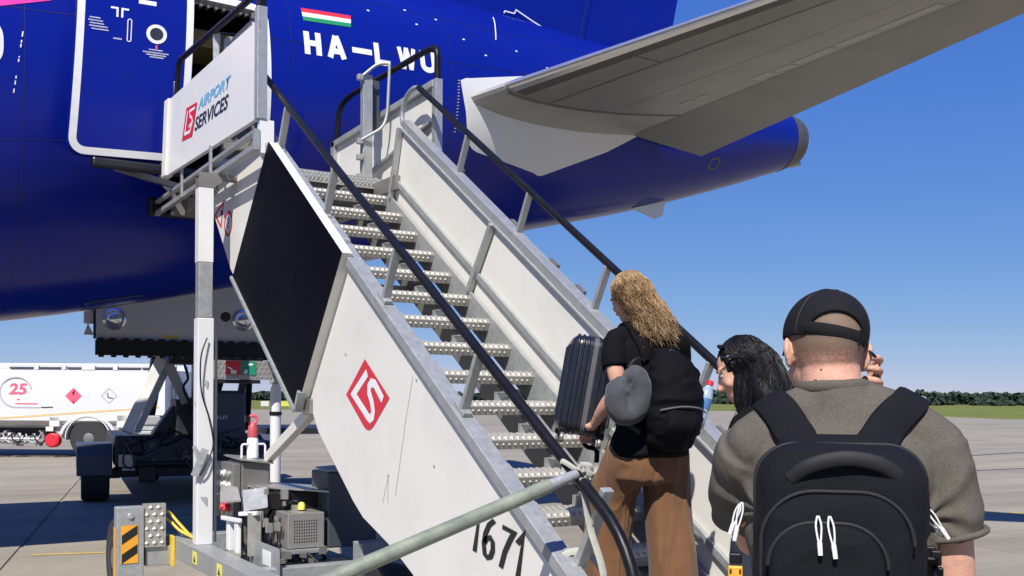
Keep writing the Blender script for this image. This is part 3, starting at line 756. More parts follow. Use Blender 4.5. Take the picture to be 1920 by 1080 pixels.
# small clips that carry the treads
mb = MB()
mb.bx(-.035, .035, 0, .03, -.004, .05); mb.bx(-.035, .035, -.05, .03, .05, .056); mb.obx((.055, -.03, .01), (.03, .06, .02), Matrix.Rotation(.5, 3, 'X'))
clip_me = mb.mesh('clip'); clip_me.materials.append(M['galv_light'])
for k in range(1, 18):
    for du in (-.04, .33):
        o = bpy.data.objects.new('clip', clip_me); COL.objects.link(o); attach(o, stairs); o.location = (2.965 + du, 8.213 - .2887 * k + .20, 3.512 - .192 * k + .003)
# carrying beams below the treads
mb = MB()
def slope_box(mb, u0, u1, y0, y1, o0, o1):   # a box along the slope, offsets measured vertically from the nose line
    return mb.prism([(u0, y0, zn(y0) + o0), (u0, y1, zn(y1) + o0), (u0, y1, zn(y1) + o1), (u0, y0, zn(y0) + o1)], (u1 - u0, 0, 0))
slope_box(mb, 3.38, 3.50, 3.3, 8.1, -.36, -.16); slope_box(mb, 2.50, 2.56, 3.3, 8.1, -.40, -.24)
mb.parts('underframe_beam', 'steel_dark', stairs)
for u in (2.318, 3.596):
    mb = MB(); slope_box(mb, u, u + .02, 3.0, 8.2, -.24, .015); mb.build('stringer', 'galv', stairs)
mb = MB()
for y in (7.05,): mb.bx(2.33, 3.6, y, y + .05, zn(y) - .34, zn(y) - .28)
mb.parts('cross_tube', 'galv', stairs)
# left side: lower panel with the logo, dark board, upper panel
def yz(pts, u): return [(u, y, z) for y, z in pts]
mb = MB(); mb.prism(yz([(5.64, zn(5.64) + .66), (2.98, zn(2.98) + .66), (2.96, .12), (3.42, .10), (4.52, .645), (4.665, .722), (4.875, .811), (5.15, .897), (5.29, .94), (5.434, 1.02), (5.987, 1.396), (6.147, 1.575)], 2.262), (.034, 0, 0))
side = mb.build('side_panel', 'white', stairs, bevel=.004)
mb = MB(); mb.prism(yz([(7.06, 3.405), (8.38, 3.42), (8.44, 3.12), (7.93, 2.60), (6.42, 1.60), (6.147, 1.575), (5.64, 2.44)], 2.272), (.03, 0, 0))
upside = mb.build('side_panel', 'white', stairs, bevel=.004)
fx = 2.2 / 2.28
B_TL, B_BL, B_BR, B_TR = (7.03 * fx, 1.6 + (3.40 - 1.6) * fx), (7.888 * fx, 1.6 + .935 * fx), (6.431 * fx, 1.6 - .079 * fx), (5.66 * fx, 1.6 + .86 * fx)
mb = MB(); mb.prism(yz([B_TL, B_BL, B_BR, B_TR], 2.2), (.062, 0, 0)); board = mb.build('advert_board', 'white', stairs, label='dark board fixed to the left side of the stairs')
mb = MB(); mb.prism(yz([B_TL, B_BL, B_BR, B_TR], 2.194), (.006, 0, 0)); mb.build('board_face', 'navy_board', board)
mb = MB(); mb.bar((2.19, *B_BL), (2.19, *B_BR), .02, .03, (1, 0, 0)); mb.bar((2.2, B_BR[0] - .02, B_BR[1] + .0), (2.2, B_BR[0] - .09, B_BR[1] + .12), .03, .05, (1, 0, 0)); mb.build('board_edging', 'galv', board)
# handrail-carrying rails on both sides
def rail(name, u0, u1, y0, y1, o0, o1, mat='galv'):
    mb = MB(); slope_box(mb, u0, u1, y0, y1, o0, o1); return mb.build(name, mat, stairs, bevel=.004)
rail('top_rail', 2.235, 2.325, 2.98, 5.62, .655, .72); rail('top_rail', 2.20, 2.325, 5.64, 7.12, .655, .735, 'galv')
mb = MB(); mb.bar((2.27, 7.1, zn(7.1) + .69), (2.27, 7.30, zn(7.1) + .92), .05, .08, (1, 0, 0)); mb.build('rail_end', 'black_paint', stairs)
rail('top_rail', 3.60, 3.725, 2.98, 7.68, .655, .675); rail('top_rail', 3.615, 3.705, 2.98, 7.70, .677, .745, 'galv_light')
mb = MB()
for y in (6.9, 6.1, 5.6, 5.3, 4.75, 4.5, 4.0): mb.obx((3.735, y, zn(y) + .72), (.03, .10, .035), Matrix.Rotation(.59, 3, 'X'))
mb.build('rail_bracket', 'steel_dark', stairs, kind='stuff')
# right side panel (inner face towards the treads), its channel and its joints
RP = [(7.72, zn(7.72) + .66), (2.98, zn(2.98) + .66), (2.98, .10), (3.4, .10), (8.15, zn(8.15) - .16), (7.88, zn(7.88) + .12)]
mb = MB(); mb.prism(yz(RP, 3.632), (.03, 0, 0)); rside = mb.build('side_panel', 'white', stairs, bevel=.003)
rail('mid_channel', 3.606, 3.630, 2.98, 7.9, .150, .205); 
# standards and handrails
def post(y, u, name='handrail_post'):
    p = Vector((u, y + .09, zn(y + .09) + .715)); q = Vector((u, y - .06, zn(y - .06) + 1.08))
    mb = MB(); mb.bar(p, q, .026, .046, (1, 0, 0)); mb.obx(p + Vector((0, 0, .02)), (.05, .11, .022), Matrix.Rotation(.59, 3, 'X')); return mb.build(name, 'galv', stairs, bevel=.004)
for y in (6.70, 5.84, 4.96, 4.08): post(y, 2.28)
for y in (6.72, 5.86, 4.98, 4.08): post(y, 3.67)
for (y, z, y2, z2) in ((6.177, 2.831, 6.515, 2.394), (7.70, 3.76, 7.87, 3.33), (4.6, 1.75, 4.9, 1.32)):
    mb = MB(); mb.bar((3.60, y, zn(y) + .67), (3.60, y2, zn(y2) + .0), .035, .05, (1, 0, 0)); mb.build('panel_stiffener', 'galv_light', stairs, bevel=.006)
HR = 1.095; RR = .0235
pth = [(2.28, 7.24, zn(7.24) + HR), (2.28, 3.33, zn(3.33) + HR), (2.28, 2.87, zn(2.87) + 1.10), (2.28, 2.84, .30)]
mb = MB(); mb.tube(round_corners(pth, .30, 7), RR, 12); mb.build('handrail', 'black', stairs, smooth=40)
pth = [(3.67, 7.50, zn(7.5) + HR), (3.67, 3.3, zn(3.3) + HR), (3.67, 2.87, zn(2.87) + 1.10), (3.67, 2.84, .3)]
mb = MB(); mb.tube(round_corners(pth, .25, 7), RR, 12); mb.build('handrail', 'black', stairs, smooth=40)
lp = smooth_path([(3.67, 7.50, zn(7.5) + HR), (3.67, 7.60, 4.145), (3.67, 7.72, 4.11), (3.67, 7.80, 4.01), (3.67, 7.79, 3.90), (3.67, 7.70, zn(7.7) + .72)], 5)
mb = MB(); mb.tube(lp, .021, 10); mb.build('handrail_loop', 'galv', stairs, smooth=40)
mb = MB(); mb.bar((2.28, 3.02, .12), (2.28, 2.90, .95), .04, .04); mb.bar((2.33, 3.3, zn(3.3) + .7), (2.33, 3.12, zn(3.3) + 1.02), .03, .05, (1, 0, 0)); mb.parts('end_post', 'galv', stairs, bevel=.004)
# logo on the lower panel: red lozenge with two white strokes
LX = 2.2595
def pn(d): return lambda y, z: Vector((LX - d, y, z))
mb = MB(); poly(mb, [(5.271, 1.822), (5.538, 1.625), (5.293, 1.458), (5.262, 1.440), (5.225, 1.430), (5.19, 1.432), (5.150, 1.449), (4.94, 1.606)], pn(0)); mb.build('logo_lozenge', 'red', side)
mb = MB(); ribbon(mb, [(5.235, 1.745), (5.425, 1.628), (5.262, 1.53), (5.225, 1.505), (5.190, 1.492), (5.160, 1.505), (5.150, 1.535), (5.165, 1.58), (5.208, 1.638), (5.206, 1.668), (5.175, 1.690), (5.13, 1.683), (5.095, 1.655), (5.025, 1.598)], .047, pn(.0015)); mb.build('logo_strokes', 'letter_white', side)
ONE = [[(.0, .74), (.055, .86), (.10, 1.0), (.10, 0)]]
SIX = [[(.20, .97), (.10, .80), (.045, .55), (.04, .30), (.09, .08), (.15, .04), (.22, .10), (.25, .28), (.225, .46), (.16, .53), (.09, .47), (.05, .34)]]
SEV = [[(.0, .93), (.25, .93), (.19, .72), (.12, .40), (.08, 0)]]
for k, (nm, st, x0) in enumerate((('1', ONE, .0), ('6', SIX, .24), ('7', SEV, .62), ('1', ONE, .96))):
    mb = MB()
    for s_ in st: ribbon(mb, s_, .10, lambda x, y: Vector((LX - .0005, 4.055 - .385 * (x + x0) - .045 * y, .925 - .066 * (x + x0) + .185 * y)))
    mb.build('digit', 'black_print', side)
# warning signs on the upper panel
wx = 2.2695
mb = MB(); ribbon(mb, [(8.37, 3.09), (8.13, 3.155), (8.20, 2.97)], .022, lambda y, z: Vector((wx, y, z)), closed=True); mb.build('warning_triangle', 'red', upside)
mb = MB(); ribbon(mb, [(8.20, 3.06), (8.19, 3.10)], .03, lambda y, z: Vector((wx, y, z))); mb.build('warning_mark', 'black_print', upside)
mb = MB(); n = 24; ce = (7.995, 2.965)
ribbon(mb, [(ce[0] + .10 * math.cos(2 * math.pi * k / n), ce[1] + .088 * math.sin(2 * math.pi * k / n)) for k in range(n)], .02, lambda y, z: Vector((wx, y, z)), closed=True); mb.build('prohibition_ring', 'red', upside)
mb = MB(); ribbon(mb, [(8.03, 3.01), (7.97, 2.99), (8.02, 2.95), (7.96, 2.92)], .016, lambda y, z: Vector((wx, y, z))); mb.build('prohibition_figure', 'grey_print', upside)
# scratches and rivets on the lower panel
mb = MB(); rnd = random.Random(8)
for (y, z) in ((5.55, 1.86), (4.62, 1.70), (4.42, 1.28), (4.95, 1.2), (3.85, 1.55)): mb.lathe((LX + .001, y, z), (-1, 0, 0), [(.009, 0), (.007, .003), (.001, .004)], 10)
mb.build('rivet', 'grey_print', side, kind='stuff')
mb = MB()
for pts in ([(4.66, 1.72), (4.74, 1.5), (4.86, 1.1)], [(4.95, 1.22), (4.955, 1.05)], [(5.02, 1.05), (4.95, 1.19)]): ribbon(mb, pts, .0035, pn(.0005))
mb.build('scratch', 'grey_print', side)
# ---------------- platform at the top
PLX = 2.16; PA, PB = 2.474, .04525
def plu(y): return PA - PB * y
def slant(yo, zo, uo=2.155): y = PA / (uo / yo + PB); return y, 1.6 + (zo - 1.6) * y / yo
def plq(y, z, d=0.): return Vector((plu(y) - d, y, z))
mb = MB(); pp = [(6.93, 3.525), (9.20, 3.525), (9.12, 4.17), (6.93, 4.205)]
mb.prism([plq(*p) for p in pp], (.035, 0, 0)); pside = mb.build('platform_side', 'white_clean', stairs, bevel=.004)
mb = MB(); mb.prism([plq(9.13, 3.52, .02), plq(9.25, 3.52, .02), plq(9.17, 4.175, .02), plq(9.05, 4.175, .02)], (.07, 0, 0)); mb.build('platform_edge', 'white', pside, bevel=.01)
def pl(d): return lambda y, z: plq(*slant(y, z), d + .003)
poly_red = [(9.0, 3.805), (8.854, 4.054), (8.50, 4.022), (8.58, 3.88), (8.66, 3.775)]
mb = MB(); poly(mb, poly_red, pl(0)); mb.build('logo_lozenge', 'red', pside)
mb = MB(); ribbon(mb, [(8.80, 4.02), (8.90, 3.845), (8.73, 3.83), (8.63, 3.90)], .026, pl(.0015)); ribbon(mb, [(8.56, 3.99), (8.73, 4.0), (8.72, 3.955), (8.66, 3.93), (8.645, 3.89), (8.76, 3.875)], .022, pl(.002)); mb.build('logo_strokes', 'letter_white', pside)
word('lettering', 'AIRPORT', lambda x, y: pl(0)(8.474 - .89 * x - .05 * y, 3.945 - .04 * x + .085 * y), 'sky_print', pside, bold=.022)
word('lettering', 'SERVICES', lambda x, y: pl(0)(8.585 - .955 * x - .05 * y, 3.798 - .04 * x + .105 * y), 'navy_print', pside, bold=.022)
mb = MB(); mb.bx(2.14, 2.21, 6.86, 6.93, 3.51, 4.28); corner = mb.build('platform_post', 'galv_light', stairs, bevel=.004)
mb = MB(); mb.bx(2.145, 2.205, 6.864, 6.926, 4.28, 4.75); mb.build('post_sleeve', 'black', corner, bevel=.01)
hp = round_corners([(2.10, 8.98, 4.14), (2.10, 8.92, 4.46), (2.17, 6.90, 4.40)], .12, 6)
mb = MB(); mb.tube(hp, .024, 10); mb.build('platform_handrail', 'black', stairs, smooth=40)
mb = MB(); mb.bar((2.105, 8.985, 3.9), (2.10, 8.975, 4.30), .045, .03); mb.bar((2.17, 7.98, 4.1), (2.16, 7.96, 4.42), .05, .04); mb.parts('rail_upright', 'galv_light', stairs, bevel=.004)
mb = MB(); mb.tube(round_corners([(2.22, 7.75, 4.15), (2.22, 7.75, 4.31), (2.22, 7.2, 4.30), (2.22, 7.2, 4.15)], .06), .014, 8); mb.bx(2.2, 2.25, 7.55, 7.62, 4.16, 4.27); mb.bx(2.2, 2.26, 7.8, 7.9, 4.1, 4.36); mb.parts('latch_hoop', 'galv', stairs)
# deck and its edge beams
mb = MB(); mb.bx(2.21, 3.84, 8.19, 9.62, 3.455, 3.512); mb.build('platform_deck', 'galv', stairs)
mb = MB(); mb.bx(2.325, 3.60, 8.195, 8.213, 3.42, 3.515)
for i in range(35):
    x = 2.36 + .0355 * i; stud(mb, (x, 8.194, 3.492), (0, -1, 0), (1, 0, 0), (0, 0, 1), .0168, .009); stud(mb, (x + .0175, 8.194, 3.470), (0, -1, 0), (1, 0, 0), (0, 0, 1), .0155, .008); stud(mb, (x, 8.194, 3.447), (0, -1, 0), (1, 0, 0), (0, 0, 1), .014, .007)
mb.build('deck_nosing', 'tread', stairs)
for (z0, z1) in ((3.295, 3.335), (3.405, 3.435)):
    mb = MB(); mb.bx(2.12, 2.16, 6.9, 9.9, z0, z1); mb.build('edge_beam', 'galv_light', stairs, bevel=.004)
mb = MB(); mb.bx(2.162, 2.262, 6.87, 6.92, 3.28, 3.508); mb.build('beam_end_plate', 'trim', stairs)
mb = MB(); mb.bx(2.12, 2.16, 6.86, 6.898, 3.295, 3.435); mb.build('beam_cap', 'galv', stairs)
for y in (9.0, 8.1):
    mb = MB(); mb.bx(2.104, 2.119, y - .2, y - .15, 3.29, 3.54); mb.build('beam_strap', 'galv_light', stairs, bevel=.003)
mb = MB(); mb.bx(2.32, 2.42, 7.4, 9.6, 3.28, 3.40); mb.bx(3.6, 3.7, 8.2, 9.6, 3.28, 3.40); mb.bx(2.2, 3.8, 9.5, 9.6, 3.26, 3.45); mb.bx(2.2, 3.8, 8.3, 8.42, 3.26, 3.45)
mb.parts('deck_frame', 'steel_dark', stairs)
mb = MB(); mb.bx(2.06, 3.86, 9.86, 9.98, 3.30, 3.47); mb.build('rubber_buffer', 'black', stairs, bevel=.03)
mb = MB(); rnd = random.Random(4)
for k in range(9): 
    y = 7.5 + k * .24; mb.bx(2.25, 2.33, y, y + rnd.uniform(.05, .15), 3.40, 3.40 + rnd.uniform(.03, .09))
mb.build('deck_fitting', 'steel', stairs, kind='stuff')
# right platform side with its handrail and the folding gate
RX = 3.80
mb = MB(); mb.prism(yz([(7.46, 3.50), (9.60, 3.55), (9.60, 4.10), (7.46, 4.14)], RX), (.03, 0, 0)); prs = mb.build('platform_side', 'white', stairs, bevel=.004)
mb = MB(); mb.bar((RX - .01, 7.44, 4.17), (RX - .01, 9.66, 4.125), .06, .055); mb.build('platform_rail', 'galv', stairs, bevel=.004)
mb = MB(); mb.bx(RX - .03, RX + .035, 7.39, 7.46, 3.3, 4.20); rp = mb.build('platform_post', 'galv_light', stairs, bevel=.004)
mb = MB(); mb.tube(round_corners([(RX, 9.60, 4.1), (RX, 9.55, 4.47), (RX, 9.3, 4.53), (RX, 7.62, 4.49), (RX, 7.42, 4.47), (RX, 7.42, 4.18)], .14, 6), .027, 10); mb.build('platform_handrail', 'black', stairs, smooth=40)
mb = MB(); mb.bar((RX - .02, 9.55, 3.55), (RX - .02, 7.5, 3.86), .02, .05, (1, 0, 0)); mb.bx(RX - .04, RX + .04, 9.58, 9.66, 3.45, 4.15); mb.build('side_stiffener', 'galv', prs)
GX, GY = 3.60, 8.36
mb = MB(); mb.bx(GX - .045, GX + .045, GY, GY + .07, 3.50, 4.46); gate = mb.build('gate_post', 'galv_light', stairs, bevel=.005)
mb = MB(); mb.bx(GX - .0, GX + .14, GY + .075, GY + .10, 3.98, 4.44); mb.build('gate_flap', 'slate', gate)
mb = MB(); mb.tube(round_corners([(GX - .07, GY, 4.42), (GX + .06, GY - .05, 4.545), (GX + .16, GY - .1, 4.56), (GX + .14, GY - .1, 4.1), (GX + .1, GY - .1, 3.98), (GX - .08, GY, 3.86)], .07, 5), .014, 10); mb.build('gate_hoop', 'galv', gate, smooth=40)
mb = MB()
for z in (4.42, 3.86, 3.72, 3.55): mb.bx(GX - .10, GX - .05, GY - .02, GY + .03, z - .025, z + .025)
mb.parts('gate_hinge', 'galv', gate, bevel=.006)
mb = MB(); mb.bx(3.58, 3.82, 7.75, 8.18, 3.34, 3.46); mb.build('deck_corner', 'steel_dark', stairs)
# ---------------- masts, struts, chassis
mb = MB(); mb.bx(1.978, 2.098, 7.745, 7.865, .5, 2.20); mast = mb.build('lift_mast', 'white_clean', stairs, bevel=.006)
mb = MB(); mb.bx(1.985, 2.088, 7.755, 7.857, 2.205, 2.62); mb.build('mast_inner', 'galv_light', mast, bevel=.004)
mb = MB(); mb.bx(1.982, 2.092, 7.752, 7.862, 2.62, 3.18); mb.build('mast_upper', 'white_clean', mast, bevel=.004)
mb = MB(); mb.bx(2.108, 2.118, 7.72, 7.76, .52, 2.1); mb.build('mast_cable_duct', 'slate', mast)
mb = MB(); mb.prism([(1.98, 7.75, 3.18), (2.09, 7.75, 3.18), (2.20, 7.75, 3.27), (1.98, 7.75, 3.27)], (0, .10, 0)); mb.bx(1.98, 2.3, 7.76, 7.84, 3.255, 3.295); mb.build('mast_head', 'steel_dark', mast)
mb = MB(); mb.prism([(1.9700, 7.80, 1.575), (1.97, 7.83, 1.575), (1.97, 7.77, 1.54)], (-.001, 0, 0)); mb.parts('mast_mark', 'grey_print', mast)
mb = MB(); mb.prism([(2.00, 7.738, .86), (2.05, 7.738, .86), (2.05, 7.738, .79)], (0, -.001, 0)); mb.prism([(2.01, 7.738, 1.73), (2.055, 7.738, 1.73), (2.05, 7.738, 1.67)], (0, -.001, 0)); mb.parts('mast_mark', 'grey_print', mast)
mb = MB(); mb.tube(smooth_path([(2.04, 7.72, 2.05), (1.99, 7.70, 1.9), (2.0, 7.72, 1.65), (2.06, 7.73, 1.45), (2.09, 7.72, 1.25), (2.03, 7.70, 1.1), (1.99, 7.71, 1.02)], 6), .0055, 8); mb.build('mast_hose', 'black', mast)
mb = MB(); mb.bar((1.95, 7.72, 1.02), (2.03, 7.71, 1.22), .02, .05); mb.bar((1.95, 7.72, 1.24), (2.0, 7.71, 1.10), .02, .03); mb.build('mast_lever', 'galv', mast)
mb = MB(); mb.lathe((2.785, 8.37, .5), (0, 0, 1), [(.045, 0), (.045, 1.22)], 20); ram = mb.build('lift_ram', 'white_clean', stairs, smooth=40)
mb = MB(); mb.lathe((2.785, 8.37, 1.722), (0, 0, 1), [(.05, 0), (.05, .10)], 20); mb.build('ram_collar', 'galv', ram, smooth=40)
mb = MB(); mb.lathe((2.785, 8.37, 1.83), (0, 0, 1), [(.034, 0), (.034, 1.45)], 16); mb.build('ram_rod', 'white_clean', ram, smooth=40)
mb = MB(); mb.lathe((2.785, 8.37, 1.46), (0, 0, 1), [(.052, 0), (.052, .03)], 20); mb.build('cable_tie', 'black', ram)
mb = MB(); mb.bar((2.31, 6.20, 1.53), (2.45, 7.54, 1.145), .055, .075); mb.build('side_strut', 'white', stairs, bevel=.004)
mb = MB(); mb.bx(2.24, 2.34, 6.08, 6.2, 1.50, 1.60); mb.build('strut_bracket', 'steel_dark', stairs, bevel=.006)
# cross plate with the red and green signs
mb = MB(); mb.bx(2.10, 2.70, 8.205, 8.225, 1.752, 1.905); rnd = random.Random(6)
for i in range(15):
    for j in range(4):
        stud(mb, (2.13 + i * .04 + (.02 if j % 2 else 0), 8.205, 1.772 + j * .038), (0, -1, 0), (.7, 0, .7), (-.7, 0, .7), .014, .006)
cp = mb.build('cross_plate', 'steel', stairs)
mb = MB(); mb.bx(2.315, 2.435, 8.196, 8.199, 1.79, 1.90); s1 = mb.build('red_sign', 'red', cp)
mb = MB(); mb.bx(2.436, 2.56, 8.196, 8.199, 1.79, 1.90); s2 = mb.build('green_sign', 'green_print', cp)
mb = MB(); ribbon(mb, [(2.33, 1.85), (2.36, 1.835), (2.37, 1.81)], .012, lambda x, z: Vector((x, 8.194, z))); poly(mb, [(2.355, 1.797), (2.40, 1.797), (2.40, 1.825), (2.355, 1.825)], lambda x, z: Vector((x, 8.1935, z))); mb.build('sign_figure', 'letter_white', s1)
mb = MB(); poly(mb, [(2.49, 1.865), (2.53, 1.865), (2.54, 1.88), (2.50, 1.885)], lambda x, z: Vector((x, 8.194, z))); poly(mb, [(2.455, 1.80), (2.485, 1.797), (2.495, 1.825), (2.475, 1.835)], lambda x, z: Vector((x, 8.1935, z))); mb.build('sign_figure', 'letter_white', s2)
mb = MB(); mb.bx(2.1, 2.6, 8.20, 8.26, 1.72, 1.75); mb.build('plate_ledge', 'black_paint', cp)
# chassis beams
mb = MB(); mb.bx(1.93, 2.09, 3.4, 8.33, .35, .5); mb.build('chassis_beam', 'galv', stairs, bevel=.006)
mb = MB(); mb.bx(3.45, 3.6, 3.4, 8.4, .35, .5); mb.build('chassis_beam', 'galv', stairs, bevel=.006)
mb = MB(); mb.bx(1.70, 3.7, 8.35, 8.5, .35, .5); mb.parts('cross_beam', 'galv', stairs, bevel=.006)
mb = MB(); mb.bx(2.09, 3.45, 6.55, 6.66, .33, .48); mb.bx(2.09, 3.45, 5.0, 5.1, .33, .46); mb.parts('cross_beam', 'galv', stairs, bevel=.006)
for (y, w_) in ((7.60, .06), (6.95, .06), (6.3, .06)):
    mb = MB(); mb.bx(1.926, 1.929, y - w_, y + w_, .385, .475); lb = mb.build('caution_label', 'label_yellow', stairs)
    mb = MB(); mb.prism([(1.9255, y - .028, .40), (1.9255, y + .028, .40), (1.9255, y, .45)], (-.001, 0, 0)); mb.build('label_mark', 'black_print', lb)
# outrigger leg with the hazard plate
mb = MB(); mb.bx(1.50, 1.70, 8.22, 8.34, .02, .76); leg = mb.build('outrigger_leg', 'galv', stairs, bevel=.006)
mb = MB(); mb.bx(1.53, 1.655, 8.214, 8.218, .33, .62); hz = mb.build('hazard_plate', 'hazard_yellow', leg)
mb = MB()
for z in (.33, .475):
    poly(mb, [(1.535, z + .0), (1.65, z + .075), (1.65, z + .145), (1.535, z + .07)], lambda x, zz: Vector((x, 8.2125, zz)))
mb.parts('hazard_stripe', 'black_print', hz)
mb = MB(); mb.lathe((1.60, 8.219, .69), (0, -1, 0), [(.025, 0), (.02, .012), (.004, .016)], 14); mb.build('eye_bolt', 'polished', leg)
mb = MB(); mb.prism([(1.498, 8.24, .05), (1.498, 8.33, .05), (1.498, 8.33, .6), (1.498, 8.24, .6)], (-.003, 0, 0)); mb.build('side_stripe', 'hazard_yellow', leg)
mb = MB(); mb.bx(1.70, 1.865, 8.235, 8.30, .44, .775)
for i in range(3):
    for j in range(6):
        xx = 1.725 + i * .058 + (.029 if j % 2 else 0)
        if xx < 1.855: stud(mb, (xx, 8.235, .47 + j * .055), (0, -1, 0), (1, 0, 0), (0, 0, 1), .024, .012)
mb.build('checker_cover', 'tread', stairs)
mb = MB(); mb.bx(1.72, 1.93, 8.26, 8.36, .29, .44); mb.build('leg_slide', 'galv_light', stairs, bevel=.006)
mb = MB(); mb.bx(1.905, 1.928, 8.20, 8.36, .28, .52); mb.build('slide_collar', 'yellow', stairs, bevel=.004)
for k in (0, 1):
    mb = MB(); mb.tube(smooth_path([(1.80, 8.36, .72 - .06 * k), (1.90, 8.33, .70 - .06 * k), (1.97, 8.25, .61 - .05 * k), (2.03, 8.1, .52), (2.06, 8.0, .51)], 6), .012, 8); mb.build('hydraulic_hose', 'yellow', stairs, smooth=50)
def wheel(c, r, wd, par, ax=(1, 0, 0), rimr=.55, name='wheel', hubmat='rim'):
    mb = MB(); c = Vector(c); a = Vector(ax)
    mb.lathe(c - a * wd / 2, a, [(r * rimr, 0), (r * .93, 0), (r * .985, wd * .12), (r, wd * .25), (r, wd * .75), (r * .985, wd * .88), (r * .93, wd), (r * rimr, wd)], 36); t = mb.build(name, 'tyre', par, smooth=30)
    mb = MB()
    for sg in (-1, 1):
        cc = c + a * sg * wd * .5
        mb.lathe(cc - a * sg * .10 * wd, a * sg, [(r * rimr * 1.02, 0), (r * rimr, .11 * wd), (r * rimr * .86, .02 * wd), (r * rimr * .55, -.12 * wd), (r * .28, -.02 * wd), (r * .26, .10 * wd), (r * .1, .16 * wd), (.001, .16 * wd)], 28)
        for k in range(8):
            q = a.orthogonal().normalized(); q = Matrix.Rotation(2 * math.pi * k / 8, 3, a) @ q
            mb.lathe(cc + q * r * rimr * .7 - a * sg * .1 * wd, a * sg, [(r * .035, 0), (r * .035, .08 * wd), (.001, .09 * wd)], 8)
    mb.build('hub', hubmat, t, smooth=30); return t
wheel((1.62, 8.60, .32), .32, .16, stairs); wheel((2.62, 5.7, .30), .30, .18, stairs); wheel((3.5, 5.7, .30), .30, .18, stairs)
# power pack: control cabinet, sloping cover, engine box, side plates
mb = MB(); mb.bx(2.225, 2.43, 7.44, 7.80, .52, 1.13); cab = mb.build('control_cabinet', 'steel_dark', stairs, bevel=.006)
mb = MB(); mb.prism([(2.205, 7.40, 1.145), (2.45, 7.40, 1.115), (2.45, 7.85, 1.135), (2.205, 7.85, 1.16)], (0, 0, .012)); mb.build('cabinet_lid', 'steel', cab)
mb = MB(); mb.bx(2.165, 2.22, 7.46, 7.92, .70, 1.12); pan = mb.build('control_panel', 'steel_dark', stairs, bevel=.005)
for i in range(3):
    for j in range(3):
        mb = MB(); mb.lathe((2.165, 7.55 + j * .12, 1.04 - i * .085), (-1, 0, 0), [(.026, 0), (.026, .012), (.016, .015), (.016, .03), (.001, .032)], 14); mb.build('push_button', 'letter_white' if (i + j) % 4 else 'galv_light', pan, smooth=40)
for j in (0, 1):
    mb = MB(); mb.lathe((2.165, 7.56 + j * .09, .79), (-1, 0, 0), [(.03, 0), (.03, .02), (.02, .04), (.001, .042)], 14); mb.build('stop_button', 'red', pan, smooth=40)
mb = MB(); mb.bx(2.41, 2.68, 6.96, 7.56, .54, .79); gen = mb.build('engine_box', 'steel', stairs, bevel=.006)
mb = MB()
for i in range(10):
    for j in range(8): mb.bx(2.455 + i * .018, 2.464 + i * .018, 6.9585, 6.9592, .58 + j * .021, .591 + j * .021)
mb.build('vent_hole', 'dark', gen, kind='stuff')
mb = MB(); mb.bx(2.40, 2.70, 6.93, 7.58, .505, .535); mb.build('engine_tray', 'galv_light', stairs, bevel=.004)
mb = MB(); mb.prism([(2.26, 7.42, .95), (2.72, 6.98, .925), (2.82, 7.4, .93), (2.40, 7.75, .955)], (0, 0, .012)); mb.build('engine_roof', 'steel', stairs)
mb = MB(); mb.prism([(2.155, 7.16, .80), (2.30, 7.08, .83), (2.335, 7.22, .95), (2.19, 7.32, .925)], (.004, .0, .012)); sc_ = mb.build('sloping_cover', 'galv_light', stairs)
mb = MB(); mb.prism([(2.165, 7.26, .86), (2.06, 7.42, .84), (2.12, 7.62, .95), (2.18, 7.40, .94)], (0, 0, .014)); mb.build('sloping_cover', 'steel', stairs)
mb = MB(); mb.bx(2.15, 2.24, 7.03, 7.05, .50, .80); mb.build('checker_upright', 'tread', stairs)
mb = MB(); mb.bx(2.19, 2.205, 6.52, 7.12, .25, .612); mb.build('side_plate', 'galv', stairs)
mb = MB(); mb.bx(2.187, 2.1895, 6.66, 6.83, .475, .575); mb.build('maker_label', 'letter_white', stairs)
mb = MB(); mb.bx(2.105, 2.145, 7.34, 7.42, .5, .72); mb.bx(2.11, 2.14, 7.16, 7.24, .5, .72); mb.bar((2.09, 7.46, .73), (2.12, 7.12, .74), .03, .03); mb.bar((2.14, 7.2, .78), (2.2, 7.0, .80), .03, .03); mb.parts('valve_block', 'trim', stairs, bevel=.006)
mb = MB(); rnd = random.Random(21)
for k in range(26):
    x, y, z = rnd.uniform(2.2, 2.75), rnd.uniform(6.75, 7.6), rnd.uniform(.28, .5); s_ = rnd.uniform(.02, .06); mb.bx(x, x + s_, y, y + s_ * 1.5, z, z + s_)
mb.build('engine_part', 'steel_dark', stairs, kind='stuff')
mb = MB()
for k in range(7):
    x, y = rnd.uniform(2.25, 2.75), rnd.uniform(6.7, 7.3); mb.tube(smooth_path([(x, y, .52), (x + rnd.uniform(-.1, .1), y - .1, .42), (x + rnd.uniform(-.15, .15), y, .33), (x + .1, y + .2, .3)], 5), .011, 7)
mb.parts('engine_hose', 'black', stairs, smooth=60)
mb = MB(); mb.bx(2.26, 2.92, 6.62, 7.6, .22, .44); mb.build('engine_sump', 'black_paint', stairs, bevel=.02)
mb = MB(); rnd = random.Random(31)
for k in range(34):
    x, y, z = rnd.uniform(2.22, 2.5), rnd.uniform(6.95, 7.75), rnd.uniform(.62, .95); a = rnd.uniform(.012, .045)
    mb.bx(x, x + a, y, y + a, z, z + a * 1.6)
mb.build('small_fitting', 'steel', stairs, kind='stuff')
